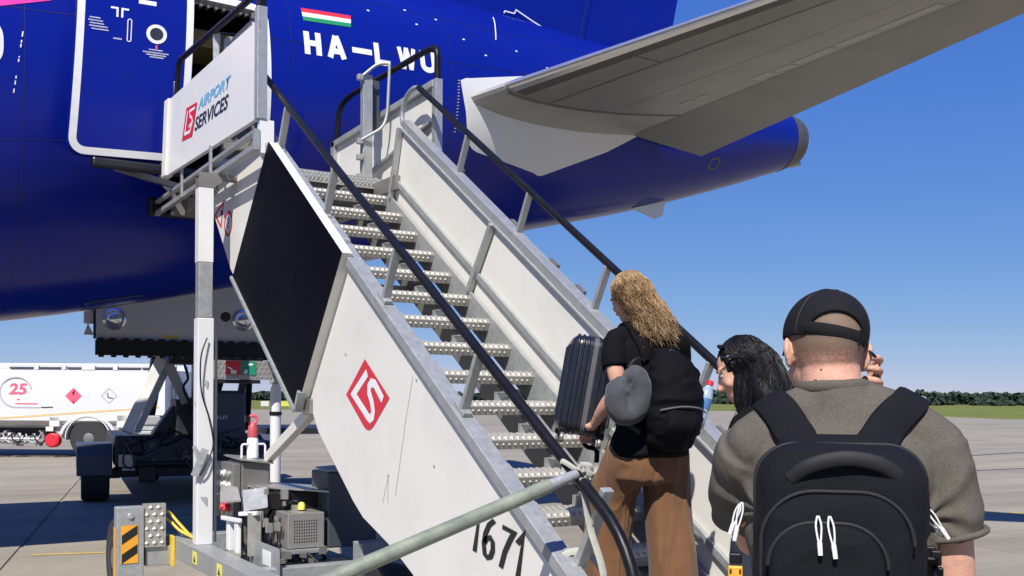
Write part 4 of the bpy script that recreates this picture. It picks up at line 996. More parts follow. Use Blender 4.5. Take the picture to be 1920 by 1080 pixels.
for k in range(7):
    x, y = 2.2 + .04 * k, 7.5 - .05 * k
    mb = MB(); mb.tube(smooth_path([(x, y, .5), (x - .03, y - .03, .62), (x + rnd.uniform(-.02, .06), y, .78), (x + .08, y - .06, .86), (x + .15, y - .1, .80)], 6), .010, 7); mb.build('cable', ('black', 'slate', 'black', 'yellow')[k % 4], stairs, smooth=60)
mb = MB(); mb.bx(2.30, 2.72, 7.20, 7.55, .80, .92); mb.build('engine_block', 'black_paint', stairs, bevel=.01)
mb = MB(); mb.lathe((2.56, 7.10, .80), (0, 0, 1), [(.026, 0), (.026, .035), (.018, .05), (.001, .055)], 12); mb.build('filler_cap', 'label_yellow', stairs, smooth=40)
mb = MB(); mb.bx(2.72, 3.12, 7.0, 7.34, .52, 1.07); tk = mb.build('fuel_tank_box', 'slate', stairs, bevel=.012)
mb = MB(); mb.prism([(2.70, 6.98, 1.075), (2.92, 6.98, 1.085), (2.92, 7.2, 1.10), (2.70, 7.2, 1.09)], (0, 0, .01)); mb.build('tank_lid', 'galv', tk)
mb = MB(); mb.bx(2.94, 3.0, 6.6, 6.64, .3, .9); mb.bar((2.9, 6.5, .52), (3.1, 6.2, .3), .06, .1); mb.bx(2.75, 2.95, 6.45, 6.6, .36, .62); mb.parts('frame_bracket', 'galv', stairs, bevel=.004)
mb = MB(); mb.lathe((2.72, 6.30, .40), (1, 0, 0), [(.10, 0), (.11, .02), (.11, .2), (.1, .22), (.03, .24)], 20); mb.build('hose_reel', 'slate', stairs, smooth=40)
# red and white column with a ring on top, behind the cabinet
mb = MB(); mb.lathe((2.36, 7.62, 1.15), (0, 0, 1), [(.042, 0), (.044, .02), (.042, .14), (.030, .16)], 18); col_ = mb.build('fire_extinguisher', 'letter_white', stairs, smooth=40)
mb = MB(); mb.lathe((2.36, 7.62, 1.305), (0, 0, 1), [(.036, 0), (.04, .02), (.034, .09), (.02, .11)], 18); mb.build('extinguisher_neck', 'faded_red', col_, smooth=40)
mb = MB(); n = 20; mb.tube([(2.36 + .03 * math.cos(2 * math.pi * k / n), 7.62, 1.44 + .03 * math.sin(2 * math.pi * k / n)) for k in range(n + 1)], .012, 8); mb.build('ring_handle', 'pink_print', col_, smooth=40)
mb = MB(); mb.bx(2.30, 2.33, 7.6, 7.64, 1.42, 1.47); mb.build('trigger', 'black', col_)
mb = MB(); mb.tube(round_corners([(2.27, 7.6, 1.14), (2.27, 7.6, 1.255), (2.33, 7.6, 1.255)], .02), .008, 8); mb.tube(round_corners([(2.39, 7.6, 1.255), (2.45, 7.6, 1.255), (2.45, 7.6, 1.14)], .02), .008, 8); mb.parts('guard_hoop', 'letter_white', stairs, smooth=40)
# ---------------- closing bar hanging across the foot of the stairs, tied with webbing
A_, B_ = Vector((2.285, 3.225, 1.325)), Vector((1.02, 3.18, .935))
bar = None
mb = MB(); mb.tube([B_, A_.lerp(B_, .12)], .0275, 16); bar = mb.build('barrier_bar', 'barrier', None, smooth=40); tag(bar, 'pale green galvanised bar slanting down from the foot of the left handrail', 'barrier bar')
mb = MB(); mb.tube([A_.lerp(B_, .13), A_.lerp(B_, .02)], [.024, .019], 14); e_ = mb.build('bar_end', 'galv', bar, smooth=40)
mb = MB()
for k in range(5):
    a = k * 1.3; mb.tube(smooth_path([A_ + Vector((0, .03 * math.cos(a), .03 * math.sin(a))), A_ + Vector((.02 + .006 * k, .032 * math.cos(a + 1), .032 * math.sin(a + 1))), A_ + Vector((.04, -.02 + .012 * k, -.02 + .012 * k))], 4), .010, 6, ry=.0025)
mb.tube(smooth_path([A_ + Vector((-.01, -.02, -.02)), Vector((2.30, 3.19, 1.12)), Vector((2.32, 3.13, .95)), Vector((2.33, 3.10, .72))], 6), .016, 6, ry=.003, side=(1, 0, 0))
mb.tube(smooth_path([A_ + Vector((0, .02, 0)), A_ + Vector((-.05, .06, .04)), A_ + Vector((-.03, .1, .01))], 5), .010, 6, ry=.003)
mb.tube(smooth_path([Vector((2.33, 3.3, .86)), Vector((2.28, 3.34, .98)), Vector((2.36, 3.3, 1.0)), Vector((2.42, 3.25, .9)), Vector((2.34, 3.12, .78))], 6), .014, 6, ry=.003)
tag(mb.build('webbing_strap', 'strap', None, smooth=60), 'frayed pale webbing strap tying the slanting bar to the handrail', 'strap')
# ------------------------------------------------------------------ cargo loader on the far side of the fuselage
ld = thing('cargo_loader', 'dark scissor lift cargo loader with two round lamps, standing under the fuselage', 'cargo loader', (3.6, 17, 0)); ld.rotation_euler = (0, 0, R(-8)); ld.location = (3.64, 17, 0)
mb = MB(); mb.bx(2.43, 4.72, 14.5, 14.62, 2.36, 3.3); mb.bx(2.45, 4.70, 14.62, 14.9, 2.42, 2.62); mb.bx(3.1, 4.60, 14.9, 16.2, 2.42, 2.58); fr = mb.build('bridge_front', 'loader_grey', ld, bevel=.015)
mb = MB(); mb.bx(2.45, 2.50, 14.62, 14.95, 2.4, 3.0); mb.bx(4.65, 4.70, 14.62, 17.5, 2.4, 3.0); mb.parts('bridge_side', 'loader_grey', ld, bevel=.01)
for u, z in ((2.66, 2.655), (4.36, 2.70)):
    mb = MB(); mb.lathe((u, 14.5, z), (0, -1, 0), [(.15, 0), (.15, .03), (.12, .05), (.115, .02), (.10, .035), (.07, .075), (.03, .09), (.001, .095)], 28); lp_ = mb.build('lamp', 'polished', fr, smooth=40)
    mb = MB(); mb.lathe((u + .02, 14.46, z), (0, -1, 0), [(.075, 0), (.07, .04), (.04, .06), (.001, .065)], 20); mb.build('lamp_lens', 'lamp_glass', lp_, smooth=40)
mb = MB(); mb.lathe((4.12, 14.498, 2.745), (0, -1, 0), [(.07, 0), (.069, .003), (.001, .003)], 20); mb.build('lamp_hole', 'dark', fr)
mb = MB(); mb.bx(3.28, 3.5, 14.494, 14.498, 2.42, 2.46); mb.build('small_plate', 'yellow', fr)
mb = MB(); mb.bx(2.42, 4.74, 14.42, 14.6, 2.17, 2.37)
for k in range(15): mb.bx(2.44 + k * .155, 2.53 + k * .155, 14.40, 14.46, 2.33, 2.40); mb.bx(2.46 + k * .155, 2.53 + k * .155, 14.40, 14.46, 2.14, 2.2)
mb.build('rubber_bumper', 'black', ld, bevel=.008)
mb = MB(); mb.bx(2.28, 2.40, 14.55, 14.75, 2.60, 2.92); mb.prism([(2.28, 14.55, 2.45), (2.40, 14.55, 2.45), (2.33, 14.55, 2.6)], (0, .2, 0)); mb.build('side_stop', 'loader_grey', ld, bevel=.01)
mb = MB(); mb.bx(2.40, 2.47, 14.52, 14.8, 2.40, 2.95); mb.build('guide_post', 'loader_dark', ld, bevel=.01)
# lifting legs
def leg(p, q, w_, h_, mat, lab=None): 
    mb = MB(); mb.bar(p, q, w_, h_, (1, 0, 0)); return mb.build('scissor_arm', mat, ld, bevel=.01)
leg((3.16, 16.05, 1.08), (3.66, 16.2, 2.20), .20, .16, 'loader_arm_sunlit'); leg((3.32, 16.25, 1.08), (3.82, 16.4, 2.20), .06, .1, 'loader_grey'); leg((3.72, 16.2, 2.2), (4.05, 16.5, 1.55), .19, .14, 'loader_grey')
leg((4.95, 16.2, 2.2), (4.76, 16.3, 1.1), .12, .1, 'loader_dark'); leg((5.05, 16.6, 2.2), (5.1, 17.2, 1.1), .14, .1, 'loader_dark'); leg((3.62, 16.3, 2.25), (3.62, 18.5, 1.2), .12, .2, 'loader_dark'); leg((4.6, 16.3, 2.25), (4.6, 18.5, 1.2), .12, .2, 'loader_dark')
mb = MB(); mb.bx(3.5, 4.9, 16.0, 16.5, 2.12, 2.40); mb.build('bridge_beam', 'loader_dark', ld)
mb = MB(); mb.tube(smooth_path([(3.98, 16.0, 2.1), (4.02, 15.9, 1.9), (3.95, 15.85, 1.75), (4.05, 15.8, 1.5), (4.2, 15.85, 1.25)], 6), .02, 8); mb.build('hydraulic_hose', 'black', ld)
mb = MB(); mb.bx(4.12, 4.36, 16.1, 16.4, 1.3, 2.15); mb.build('lift_cylinder', 'loader_dark', ld, bevel=.02)
# chassis
mb = MB(); mb.bx(3.0, 5.0, 16.2, 17.0, .55, 1.02); mb.bx(3.05, 5.0, 17.0, 21.5, .5, .95); mb.build('chassis', 'loader_dark', ld, bevel=.03)
mb = MB(); mb.bx(3.18, 4.9, 16.08, 16.2, .62, .98); mb.build('front_beam', 'loader_dark', ld, bevel=.02)
mb = MB(); mb.prism([(3.55, 16.6, 1.02), (3.85, 16.6, 1.45), (4.15, 16.6, 1.62), (4.2, 16.6, 1.02)], (0, .5, 0)); mb.bx(3.9, 4.3, 16.5, 17.4, 1.0, 1.58); mb.build('drive_housing', 'loader_dark', ld, bevel=.03)
mb = MB(); mb.bx(4.36, 4.92, 16.12, 16.6, .95, 1.70); mb.bx(4.45, 4.85, 16.15, 16.5, 1.66, 1.72); pn_ = mb.build('dark_cover', 'loader_fender', ld, bevel=.03)
word('lettering', 'TUT', plane_fn((4.46, 16.114, 1.27), (.19, 0, 0), (0, 0, .055)), 'letter_white', pn_, bold=.01)
mb = MB(); mb.bx(3.3, 3.95, 17.6, 18.0, 1.14, 1.30); mb.build('beam', 'tank_grey', ld, bevel=.02)
mb = MB(); mb.bx(3.4, 3.9, 17.0, 17.3, .98, 1.06); mb.bx(3.70, 3.9, 17.2, 17.4, 1.10, 1.18); mb.parts('step_plate', 'loader_grey', ld, bevel=.01)
for (u, y) in ((2.74, 16.75), (5.2, 16.75), (3.75, 20.5), (5.9, 20.5)):
    wheel((u, y, .42), .42, .40, ld)
    mb = MB(); n = 9; A = [(u - .27, y + .52 * math.cos(R(200 - 160 * k / n + 10)), .42 + .56 * math.sin(R(200 - 160 * k / n + 10)) - .02) for k in range(n + 1)]
    A = [(u - .27, y - .50, .42), (u - .27, y - .50, .72), (u - .27, y - .40, .90), (u - .27, y + .40, .90), (u - .27, y + .5, .72), (u - .27, y + .5, .5), (u - .27, y + .46, .5), (u - .27, y + .46, .70), (u - .27, y + .38, .86), (u - .27, y - .38, .86), (u - .27, y - .46, .70), (u - .27, y - .46, .42)]
    mb.prism(A, (.50, 0, 0)); mb.build('fender', 'loader_fender', ld, bevel=.012)
mb = MB(); mb.bx(2.88, 3.1, 16.6, 16.75, .35, .5); mb.bx(3.35, 3.6, 16.4, 16.8, .30, .56); mb.bx(3.0, 5.0, 16.65, 16.8, .36, .52); mb.build('front_axle', 'loader_dark', ld, bevel=.02)
mb = MB(); mb.bx(3.05, 3.25, 16.06, 16.1, .56, .74); mb.bx(3.1, 3.28, 16.1, 16.15, .50, .535); mb.build('towing_plate', 'steel', ld)
mb = MB(); mb.bx(2.95, 4.9, 18.2, 22, 2.55, 2.66); mb.build('main_deck', 'loader_dark', ld)
mb = MB(); mb.bx(5.4, 7.0, 17.0, 19.5, 1.0, 1.1); mb.bx(5.5, 5.6, 17.0, 17.1, .1, 2.6); mb.build('operator_stand', 'loader_dark', ld)
rnd = random.Random(17)
for k in range(12):
    x, z = rnd.uniform(3.1, 4.8), rnd.uniform(.75, 1.1); mb = MB()
    mb.tube(smooth_path([(x, 16.05, z), (x + rnd.uniform(-.2, .2), 15.98, z - rnd.uniform(.1, .25)), (x + rnd.uniform(-.35, .35), 16.0, z - rnd.uniform(.0, .3)), (x + rnd.uniform(-.4, .4), 16.1, z + .05)], 6), .016, 6); mb.build('loader_cable', ('black', 'slate', 'slate')[k % 3], ld, smooth=60)
mb = MB()
for k in range(22):
    x, y, z = rnd.uniform(3.1, 4.9), rnd.uniform(15.98, 16.08), rnd.uniform(.55, 1.05); a = rnd.uniform(.03, .1); mb.bx(x, x + a, y, y + .1, z, z + a * rnd.uniform(.5, 1.2))
mb.build('loader_fitting', 'slate', ld, kind='stuff')
for o_ in ld.children:
    if o_.name.split('.')[0] in ('bridge_front', 'bridge_side', 'rubber_bumper', 'side_stop', 'guide_post', 'bridge_beam'): o_.location.x += .26
# ------------------------------------------------------------------ fuel tanker
def tk(s_, d, z): Z = 27 + d; return Vector((.8536 * s_ + .521 * Z, -.521 * s_ + .8536 * Z, z))
tkb = tk(-12, 1.2, 0); tank = thing('fuel_tanker', 'white aviation fuel tanker with a red 25 roundel and hazard diamonds on its side', 'fuel tanker', tkb)
prof = [(.0, .98), (-.0, 1.30), (0, 1.9), (.03, 2.12), (.12, 2.26), (.3, 2.33), (.3, 2.34), (.30, 2.34), (2.2, 2.34), (2.4, 2.2), (2.5, 1.9), (2.5, 1.1), (2.3, .86), (1.6, .76), (.9, .74), (.4, .78), (.15, .86)]
mb = MB(); rows = [[tk(s_, d, z) for d, z in prof] for s_ in (-19.2, -19.0, -16, -13, -10.5, -9.15)]
mb.grid(rows, closed=True); n = len(prof); mb.f.append(tuple(range(n))); mb.f.append(tuple(range(5 * n, 6 * n))); body = mb.build('tank', 'tank', tank, smooth=35)
def tbox(s0, s1, d0, d1, z0, z1, mb):
    vs = [tk(s_, d, z) for s_ in (s0, s1) for d in (d0, d1) for z in (z0, z1)]
    return mb.add(vs, [(0, 1, 3, 2), (4, 6, 7, 5), (0, 4, 5, 1), (2, 3, 7, 6), (0, 2, 6, 4), (1, 5, 7, 3)])
mb = MB(); tbox(-19, -9.2, .32, .5, 2.34, 2.50, mb); tbox(-19, -9.2, 1.9, 2.1, 2.34, 2.5, mb); mb.parts('top_coaming', 'tank', tank, bevel=.02)
mb = MB()
for a, b in ((-13.38, -12.75), (-12.6, -12.0), (-11.85, -11.2), (-11.1, -10.6), (-10.5, -9.9), (-9.85, -9.5)): tbox(a, b, .26, .32, 2.355, 2.40, mb)
mb.parts('rail_slot', 'slate', tank)
mb = MB()
for a, b in ((-12.72, -12.6), (-11.98, -11.88), (-11.45, -11.1), (-10.62, -10.5)): tbox(a, b, .24, .32, 2.33, 2.44, mb)
mb.parts('rail_bracket', 'tank', tank)
def side(s_, z, e=.004): return tk(s_, -e, z)
mb = MB(); poly(mb, [(-13.8, .985), (-9.3, 1.325), (-9.3, 1.365), (-13.8, 1.03)], lambda a, b: side(a, b)); mb.build('stripe', 'tank_stripe', body)
word('number', '25', lambda x, y: side(-13.27 + .45 * x + .05 * y, 1.66 + .30 * y, .006), 'pink_print', body, bold=.03)
word('lettering', 'LAT', lambda x, y: side(-12.90 + .17 * x, 1.68 + .06 * y, .006), 'grey_print', body)
mb = MB(); ribbon(mb, [(-13.08 + .42 * math.cos(R(a)), 1.72 + .40 * math.sin(R(a))) for a in range(10, 271, 10)] + [(-12.45, 1.32)], .035, lambda a, b: side(a, b, .005)); mb.build('roundel', 'grey_print', body)
mb = MB(); ribbon(mb, [(-13.1, 1.42), (-12.5, 1.42)], .03, lambda a, b: side(a, b, .005)); ribbon(mb, [(-13.05, 1.53), (-12.98, 1.53)], .04, lambda a, b: side(a, b, .005)); mb.build('small_print', 'pink_print', body)
mb = MB(); ribbon(mb, [(-12.42, 1.33), (-12.3, 1.32), (-12.2, 1.335), (-12.1, 1.325)], .03, lambda a, b: side(a, b, .005)); mb.build('dark_mark', 'navy_print', body)
def diamond(c, r, f=1.): return [(c[0] - r * f, c[1]), (c[0], c[1] - r), (c[0] + r * f, c[1]), (c[0], c[1] + r)]
mb = MB(); poly(mb, diamond((-11.56, 1.63), .22), lambda a, b: side(a, b, .005)); hd = mb.build('hazard_diamond', 'pink_print', body)
mb = MB(); ribbon(mb, [(-11.57, 1.66), (-11.55, 1.74), (-11.58, 1.70)], .05, lambda a, b: side(a, b, .008)); ribbon(mb, [(-11.56, 1.45), (-11.56, 1.5)], .03, lambda a, b: side(a, b, .008)); mb.build('flame_mark', 'black_print', hd)
mb = MB(); ribbon(mb, diamond((-10.62, 1.64), .20), .02, lambda a, b: side(a, b, .005), closed=True); hd = mb.build('hazard_diamond', 'grey_print', body)
mb = MB(); ribbon(mb, [(-10.66, 1.72), (-10.65, 1.6), (-10.56, 1.58), (-10.52, 1.58)], .025, lambda a, b: side(a, b, .006)); mb.build('diamond_mark', 'black_print', hd)
mb = MB(); tbox(-19, -9.2, .45, 2.05, .55, .82, mb); mb.build('truck_frame', 'loader_dark', tank)
mb = MB(); tbox(-19, -12.1, .2, .3, .80, 1.0, mb); mb.build('side_skirt', 'tank_grey', tank, bevel=.02)
ws = -11.18
wheel(tk(ws, .22, .52), .52, .34, tank, ax=(.521, .8536, 0)); wheel(tk(ws, 2.2, .52), .52, .34, tank, ax=(.521, .8536, 0)); wheel(tk(-17.5, .22, .52), .52, .34, tank, ax=(.521, .8536, 0))
mb = MB(); A = [(ws + .60 * math.cos(R(a)), .52 + .60 * math.sin(R(a))) for a in range(-5, 186, 12)] + [(ws + .575 * math.cos(R(a)), .52 + .57 * math.sin(R(a))) for a in range(185, -6, -12)]
mb.prism([tk(a, -.02, b) for a, b in A], tk(0, .42, 0) - tk(0, 0, 0)); mb.build('mudguard', 'tank', tank)
mb = MB(); A = [(ws + .78 * math.cos(R(a)), .45 + .70 * math.sin(R(a))) for a in range(15, 166, 10)] + [(ws + .70 * math.cos(R(a)), .45 + .645 * math.sin(R(a))) for a in range(165, 14, -10)]
mb.prism([tk(a, -.01, b) for a, b in A], tk(0, .1, 0) - tk(0, 0, 0)); mb.build('arch_trim', 'tank', tank)
mb = MB(); A = [(-12.1, 1.02), (-9.3, 1.02), (-9.3, .5), (ws + .66, .5)] + [(ws + .66 * math.cos(R(a)), .52 + .62 * math.sin(R(a))) for a in range(0, 181, 15)] + [(-12.1, .52)]
mb.prism([tk(a, .12, b) for a, b in A], tk(0, .05, 0) - tk(0, 0, 0)); mb.build('wheel_arch', 'tank_grey', tank)
mb = MB(); tbox(-12.2, -11.93, .0, .3, .82, 1.08, mb); tbox(-10.42, -10.14, .0, .3, .80, 1.14, mb); mb.parts('locker', 'white', tank, bevel=.015)
mb = MB(); tbox(-12.28, -12.08, -.02, .0, .70, .82, mb); mb.build('outlet_plate', 'white', tank)
mb = MB(); c = tk(-12.1, -.08, .46); mb.lathe(c, (.521, .8536, 0), [(.15, 0), (.19, .03), (.19, .2), (.15, .23)], 18); mb.build('hose_drum', 'red', tank, smooth=30)
mb = MB(); rnd = random.Random(12)
for k in range(46):
    s_, z = rnd.uniform(-14.5, -12.35), rnd.uniform(.28, .72); a = rnd.uniform(.03, .12); tbox(s_, s_ + a, .0, .2, z, z + a * .9, mb)
mb.build('pump_fitting', 'steel', tank, kind='stuff')
mb = MB()
for k in range(14):
    s_, z = rnd.uniform(-14.5, -12.4), rnd.uniform(.28, .6); a = rnd.uniform(.03, .09); tbox(s_, s_ + a, -.03, .0, z, z + a, mb)
mb.build('valve_fitting', 'letter_white', tank, kind='stuff')
mb = MB(); mb.tube([tk(-16, -.03, .50), tk(-12.45, -.03, .50)], .025, 8); mb.build('fuel_pipe', 'letter_white', tank)
mb = MB(); tbox(-21.5, -19.4, .0, 2.5, .6, 2.9, mb); mb.build('cab', 'tank', tank, bevel=.15)

for k in range(10):
    s_ = -14.4 + .2 * k; mb = MB(); mb.tube(smooth_path([tk(s_, -.02, .62), tk(s_ + .1, -.06, .45), tk(s_ + .25, -.05, .40), tk(s_ + .38, -.02, .6)], 6), .022, 7); mb.build('tanker_hose', ('black', 'slate', 'tank_grey')[k % 3], tank, smooth=60)
mb = MB()
for d in (0, .3): mb.tube([tk(-9.12 - d * 0, .5 + d, .6), tk(-9.12, .5 + d, 2.6)], .02, 6)
for k in range(7): mb.tube([tk(-9.12, .5, .75 + .28 * k), tk(-9.12, .8, .75 + .28 * k)], .016, 6)
mb.build('ladder', 'galv', tank, kind='stuff')
# ------------------------------------------------------------------ people and what they carry
from mathutils.bvhtree import BVHTree
def crv(vals, m):   # resample a list smoothly to m values
    vals = [Vector((v, 0, 0)) for v in vals]; sp = smooth_path(vals, 8); return [sp[min(len(sp) - 1, round(i * (len(sp) - 1) / (m - 1)))].x for i in range(m)]
def limb(mb, pts, r, ry=None, side=None, n=20, sub=7, capz=.8):
    P = smooth_path(pts, sub); m = len(P)
    r = [r] * len(pts) if not isinstance(r, (list, tuple)) else list(r)
    ry = r if ry is None else ([ry] * len(pts) if not isinstance(ry, (list, tuple)) else list(ry))
    a, b = crv(r, m), crv(ry, m)
    t0, t1 = (P[0] - P[1]).normalized(), (P[-1] - P[-2]).normalized()
    e0, e1 = min(a[0], b[0]) * capz, min(a[-1], b[-1]) * capz; st = [(.97, .2), (.86, .5), (.66, .75), (.38, .92), (.1, 1.)]
    P2 = [P[0] + t0 * e0 * q for s_, q in reversed(st)] + P + [P[-1] + t1 * e1 * q for s_, q in st]
    A = [a[0] * s_ for s_, q in reversed(st)] + a + [a[-1] * s_ for s_, q in st]; B = [b[0] * s_ for s_, q in reversed(st)] + b + [b[-1] * s_ for s_, q in st]
    mb.tube(P2, A, n, True, B, side); return mb
def ell(mb, c, rx, ry, rz, rot=None, n=18):
    c = Vector(c); rot = rot or Matrix.Identity(3); rows = []
    for i in range(1, n):
        th = math.pi * i / n
        rows.append([c + rot @ Vector((rx * math.sin(th) * math.cos(2 * math.pi * j / n), ry * math.sin(th) * math.sin(2 * math.pi * j / n), rz * math.cos(th))) for j in range(n)])
    o = len(mb.v); mb.grid(rows, closed=True); m = len(rows)
    mb.f.append(tuple(range(o, o + n))); mb.f.append(tuple(reversed(range(o + (m - 1) * n, o + m * n)))); return mb
def organic(name, mb, voxel, mat, parent, xf, smooth=6, disp=None, fac=.6, **kw):
    me = mb.mesh('tmp'); ob = bpy.data.objects.new('tmp', me); COL.objects.link(ob)
    rm = ob.modifiers.new('r', 'REMESH'); rm.mode = 'VOXEL'; rm.voxel_size = voxel; rm.adaptivity = 0
    sm = ob.modifiers.new('s', 'SMOOTH'); sm.iterations = smooth; sm.factor = fac
    dg = bpy.context.evaluated_depsgraph_get(); dg.update()
    out = bpy.data.meshes.new_from_object(ob.evaluated_get(dg)); bpy.data.objects.remove(ob); bpy.data.meshes.remove(me)
    out.name = name
    if disp:
        co = np.empty(len(out.vertices) * 3, 'f'); no = np.empty_like(co); out.vertices.foreach_get('co', co); out.vertices.foreach_get('normal', no)
        co = co.reshape(-1, 3); no = no.reshape(-1, 3); d = np.array([disp(Vector(p), Vector(q)) for p, q in zip(co.tolist(), no.tolist())], 'f')
        out.vertices.foreach_set('co', (co + no * d[:, None]).ravel())
    out.transform(xf); out.shade_smooth(); out.materials.clear()
    return link(name, out, mat, parent, **kw)
def folds(a, scale=(9, 9, 5), seed=0., sharp=2.):
    def f(p, n):
        q = Vector((p.x * scale[0] + seed, p.y * scale[1], p.z * scale[2]))
        q += Vector((mnoise.noise(q * .6), mnoise.noise(q * .6 + Vector((9, 3, 1))), 0)) * .9
        v = 1 - abs(mnoise.noise(q)) * 2; return a * (max(0, v) ** sharp - .35) + a * .5 * mnoise.noise(q * 2.3)
    return f
def xform(loc, deg): return Matrix.Translation(Vector(loc)) @ Matrix.Rotation(R(deg), 4, 'Z')
def surf(ob):
    return BVHTree.FromPolygons([v.co.copy() for v in ob.data.vertices], [tuple(p.vertices) for p in ob.data.polygons])
def head(mb, c, pitch=0., yaw=0., roll=0., s=1., fem=False, ears=True):
    Rm = Matrix.Rotation(yaw, 3, 'Z') @ Matrix.Rotation(roll, 3, 'Y') @ Matrix.Rotation(-pitch, 3, 'X'); c = Vector(c)
    def q(x, y, z): return c + Rm @ (Vector((x, y, z)) * s)
    ell(mb, q(0, -.012, .028), .077 * s, .097 * s, .092 * s, Rm)
    ell(mb, q(0, .022, -.02), .067 * s, .075 * s, .085 * s, Rm)
    ell(mb, q(0, .045, -.075), .045 * s, .046 * s, .042 * s, Rm)
    ell(mb, q(0, .075, -.095), .020 * s, .018 * s, .016 * s, Rm)
    limb(mb, [q(0, .085, .012), q(0, .100, -.018), q(0, .108, -.036)], [.010 * s, .011 * s, .014 * s], n=12)
    for sx in (-1, 1):
        ell(mb, q(sx * .012, .092, -.038), .010 * s, .011 * s, .008 * s, Rm, 10)
        ell(mb, q(sx * .033, .076, .028), .022 * s, .014 * s, .010 * s, Rm, 10)
        ell(mb, q(sx * .040, .062, -.028), .024 * s, .022 * s, .022 * s, Rm, 10)
        if ears:
            Re = Rm @ Matrix.Rotation(sx * .35, 3, 'Z')
            ell(mb, q(sx * .078, -.008, -.002), .010 * s, .020 * s, .033 * s, Re, 12); ell(mb, q(sx * .086, -.018, .006), .007 * s, .014 * s, .026 * s, Re, 12)
    ell(mb, q(0, .090, -.064), .022 * s, .010 * s, .006 * s, Rm, 10); ell(mb, q(0, .088, -.076), .019 * s, .010 * s, .007 * s, Rm, 10)
    return q, Rm
def eyes(q, Rm, s, parent, xf):
    for sx in (-1, 1):
        mb = MB(); ell(mb, q(sx * .032, .078, .008), .012 * s, .010 * s, .008 * s, Rm, 12); me = mb.mesh('eye', 60); me.transform(xf); link('eye', me, 'eye_white', parent)
        mb = MB(); ell(mb, q(sx * .032, .086, .008), .006 * s, .004 * s, .006 * s, Rm, 10); me = mb.mesh('iris', 60); me.transform(xf); link('iris', me, 'black_print', parent)
        mb = MB(); limb(mb, [q(sx * .015, .090, .030), q(sx * .034, .086, .034), q(sx * .052, .070, .028)], .004 * s, n=8); me = mb.mesh('eyebrow', 60); me.transform(xf); link('eyebrow', me, 'hair_blonde' if s < 1 else 'stubble' if False else 'nylon_dark', parent)
# ================= man with the black backpack
MX = xform((1.752, 1.507, 0), -31.4 - 13)
man = thing('person', 'man in an olive grey t-shirt and black cap seen from behind, hand at his cheek', 'person', (1.752, 1.507, 0))
mb = MB()
hq, hR = head(mb, (-.034, .045, 1.702), pitch=.22, yaw=R(12), roll=R(3), s=1.03)
limb(mb, [(-.012, .0, 1.52), (-.018, .008, 1.60), (-.026, .028, 1.68)], [.076, .066, .063], [.07, .064, .066], side=(1, 0, 0))
limb(mb, [(0, 0, .92), (0, 0, 1.05), (0, 0, 1.2), (0, 0, 1.36), (0, -.005, 1.46), (0, 0, 1.53)], [.16, .15, .16, .175, .17, .12], [.11, .105, .11, .115, .10, .07], side=(1, 0, 0), n=28)
for sx in (-1, 1):
    limb(mb, [(-.015, .0, 1.60), (sx * .09, -.003, 1.550), (sx * .165, 0, 1.495)], [.05, .050, .052])
    limb(mb, [(sx * .09, 0, .95), (sx * .10, .02, .52), (sx * .10, -.02, .10)], [.095, .062, .042]); limb(mb, [(sx * .10, -.03, .04), (sx * .11, .14, .03)], [.04, .035])
# right arm hangs, the forearm comes up in front to the cheek
limb(mb, [(.172, .0, 1.49), (.204, -.005, 1.36), (.222, .01, 1.20)], [.050, .052, .050]); limb(mb, [(.224, .01, 1.20), (.20, .14, 1.36), (.110, .20, 1.545)], [.050, .046, .030])
limb(mb, [(.110, .20, 1.545), (.088, .185, 1.60), (.070, .165, 1.645)], [.024, .030, .030], [.018, .018, .015])
for k, (z, l_) in enumerate(((1.700, .9), (1.674, 1.0), (1.648, .98), (1.623, .82))):
    limb(mb, [(.072, .185, z - .022), (.092, .150, z - .006), (.080, .112, z), (.056, .118, z + .003 * k)], [.0100, .0092, .0088, .0074], n=12)
limb(mb, [(.09, .20, 1.60), (.06, .19, 1.635), (.04, .165, 1.66)], [.014, .012, .009], n=12)
# left arm reaches forward
limb(mb, [(-.168, .0, 1.49), (-.200, .10, 1.36), (-.18, .24, 1.27)], [.050, .051, .046]); limb(mb, [(-.18, .24, 1.27), (-.12, .38, 1.27), (-.06, .47, 1.30)], [.044, .036, .027])
limb(mb, [(-.06, .47, 1.30), (-.03, .52, 1.31), (-.01, .55, 1.31)], [.034, .036, .03], [.02, .018, .016])
for k in range(4): limb(mb, [(-.01, .55, 1.335 - .018 * k), (.02, .575, 1.335 - .018 * k), (.035, .56, 1.335 - .018 * k)], [.0095, .009, .008], n=12)
limb(mb, [(-.04, .50, 1.32), (-.02, .52, 1.36), (.01, .535, 1.36)], [.012, .011, .009], n=12)
organic('body', mb, .0042, 'skin_man', man, MX, smooth=4)
eyes(hq, hR, 1.03, man, MX)
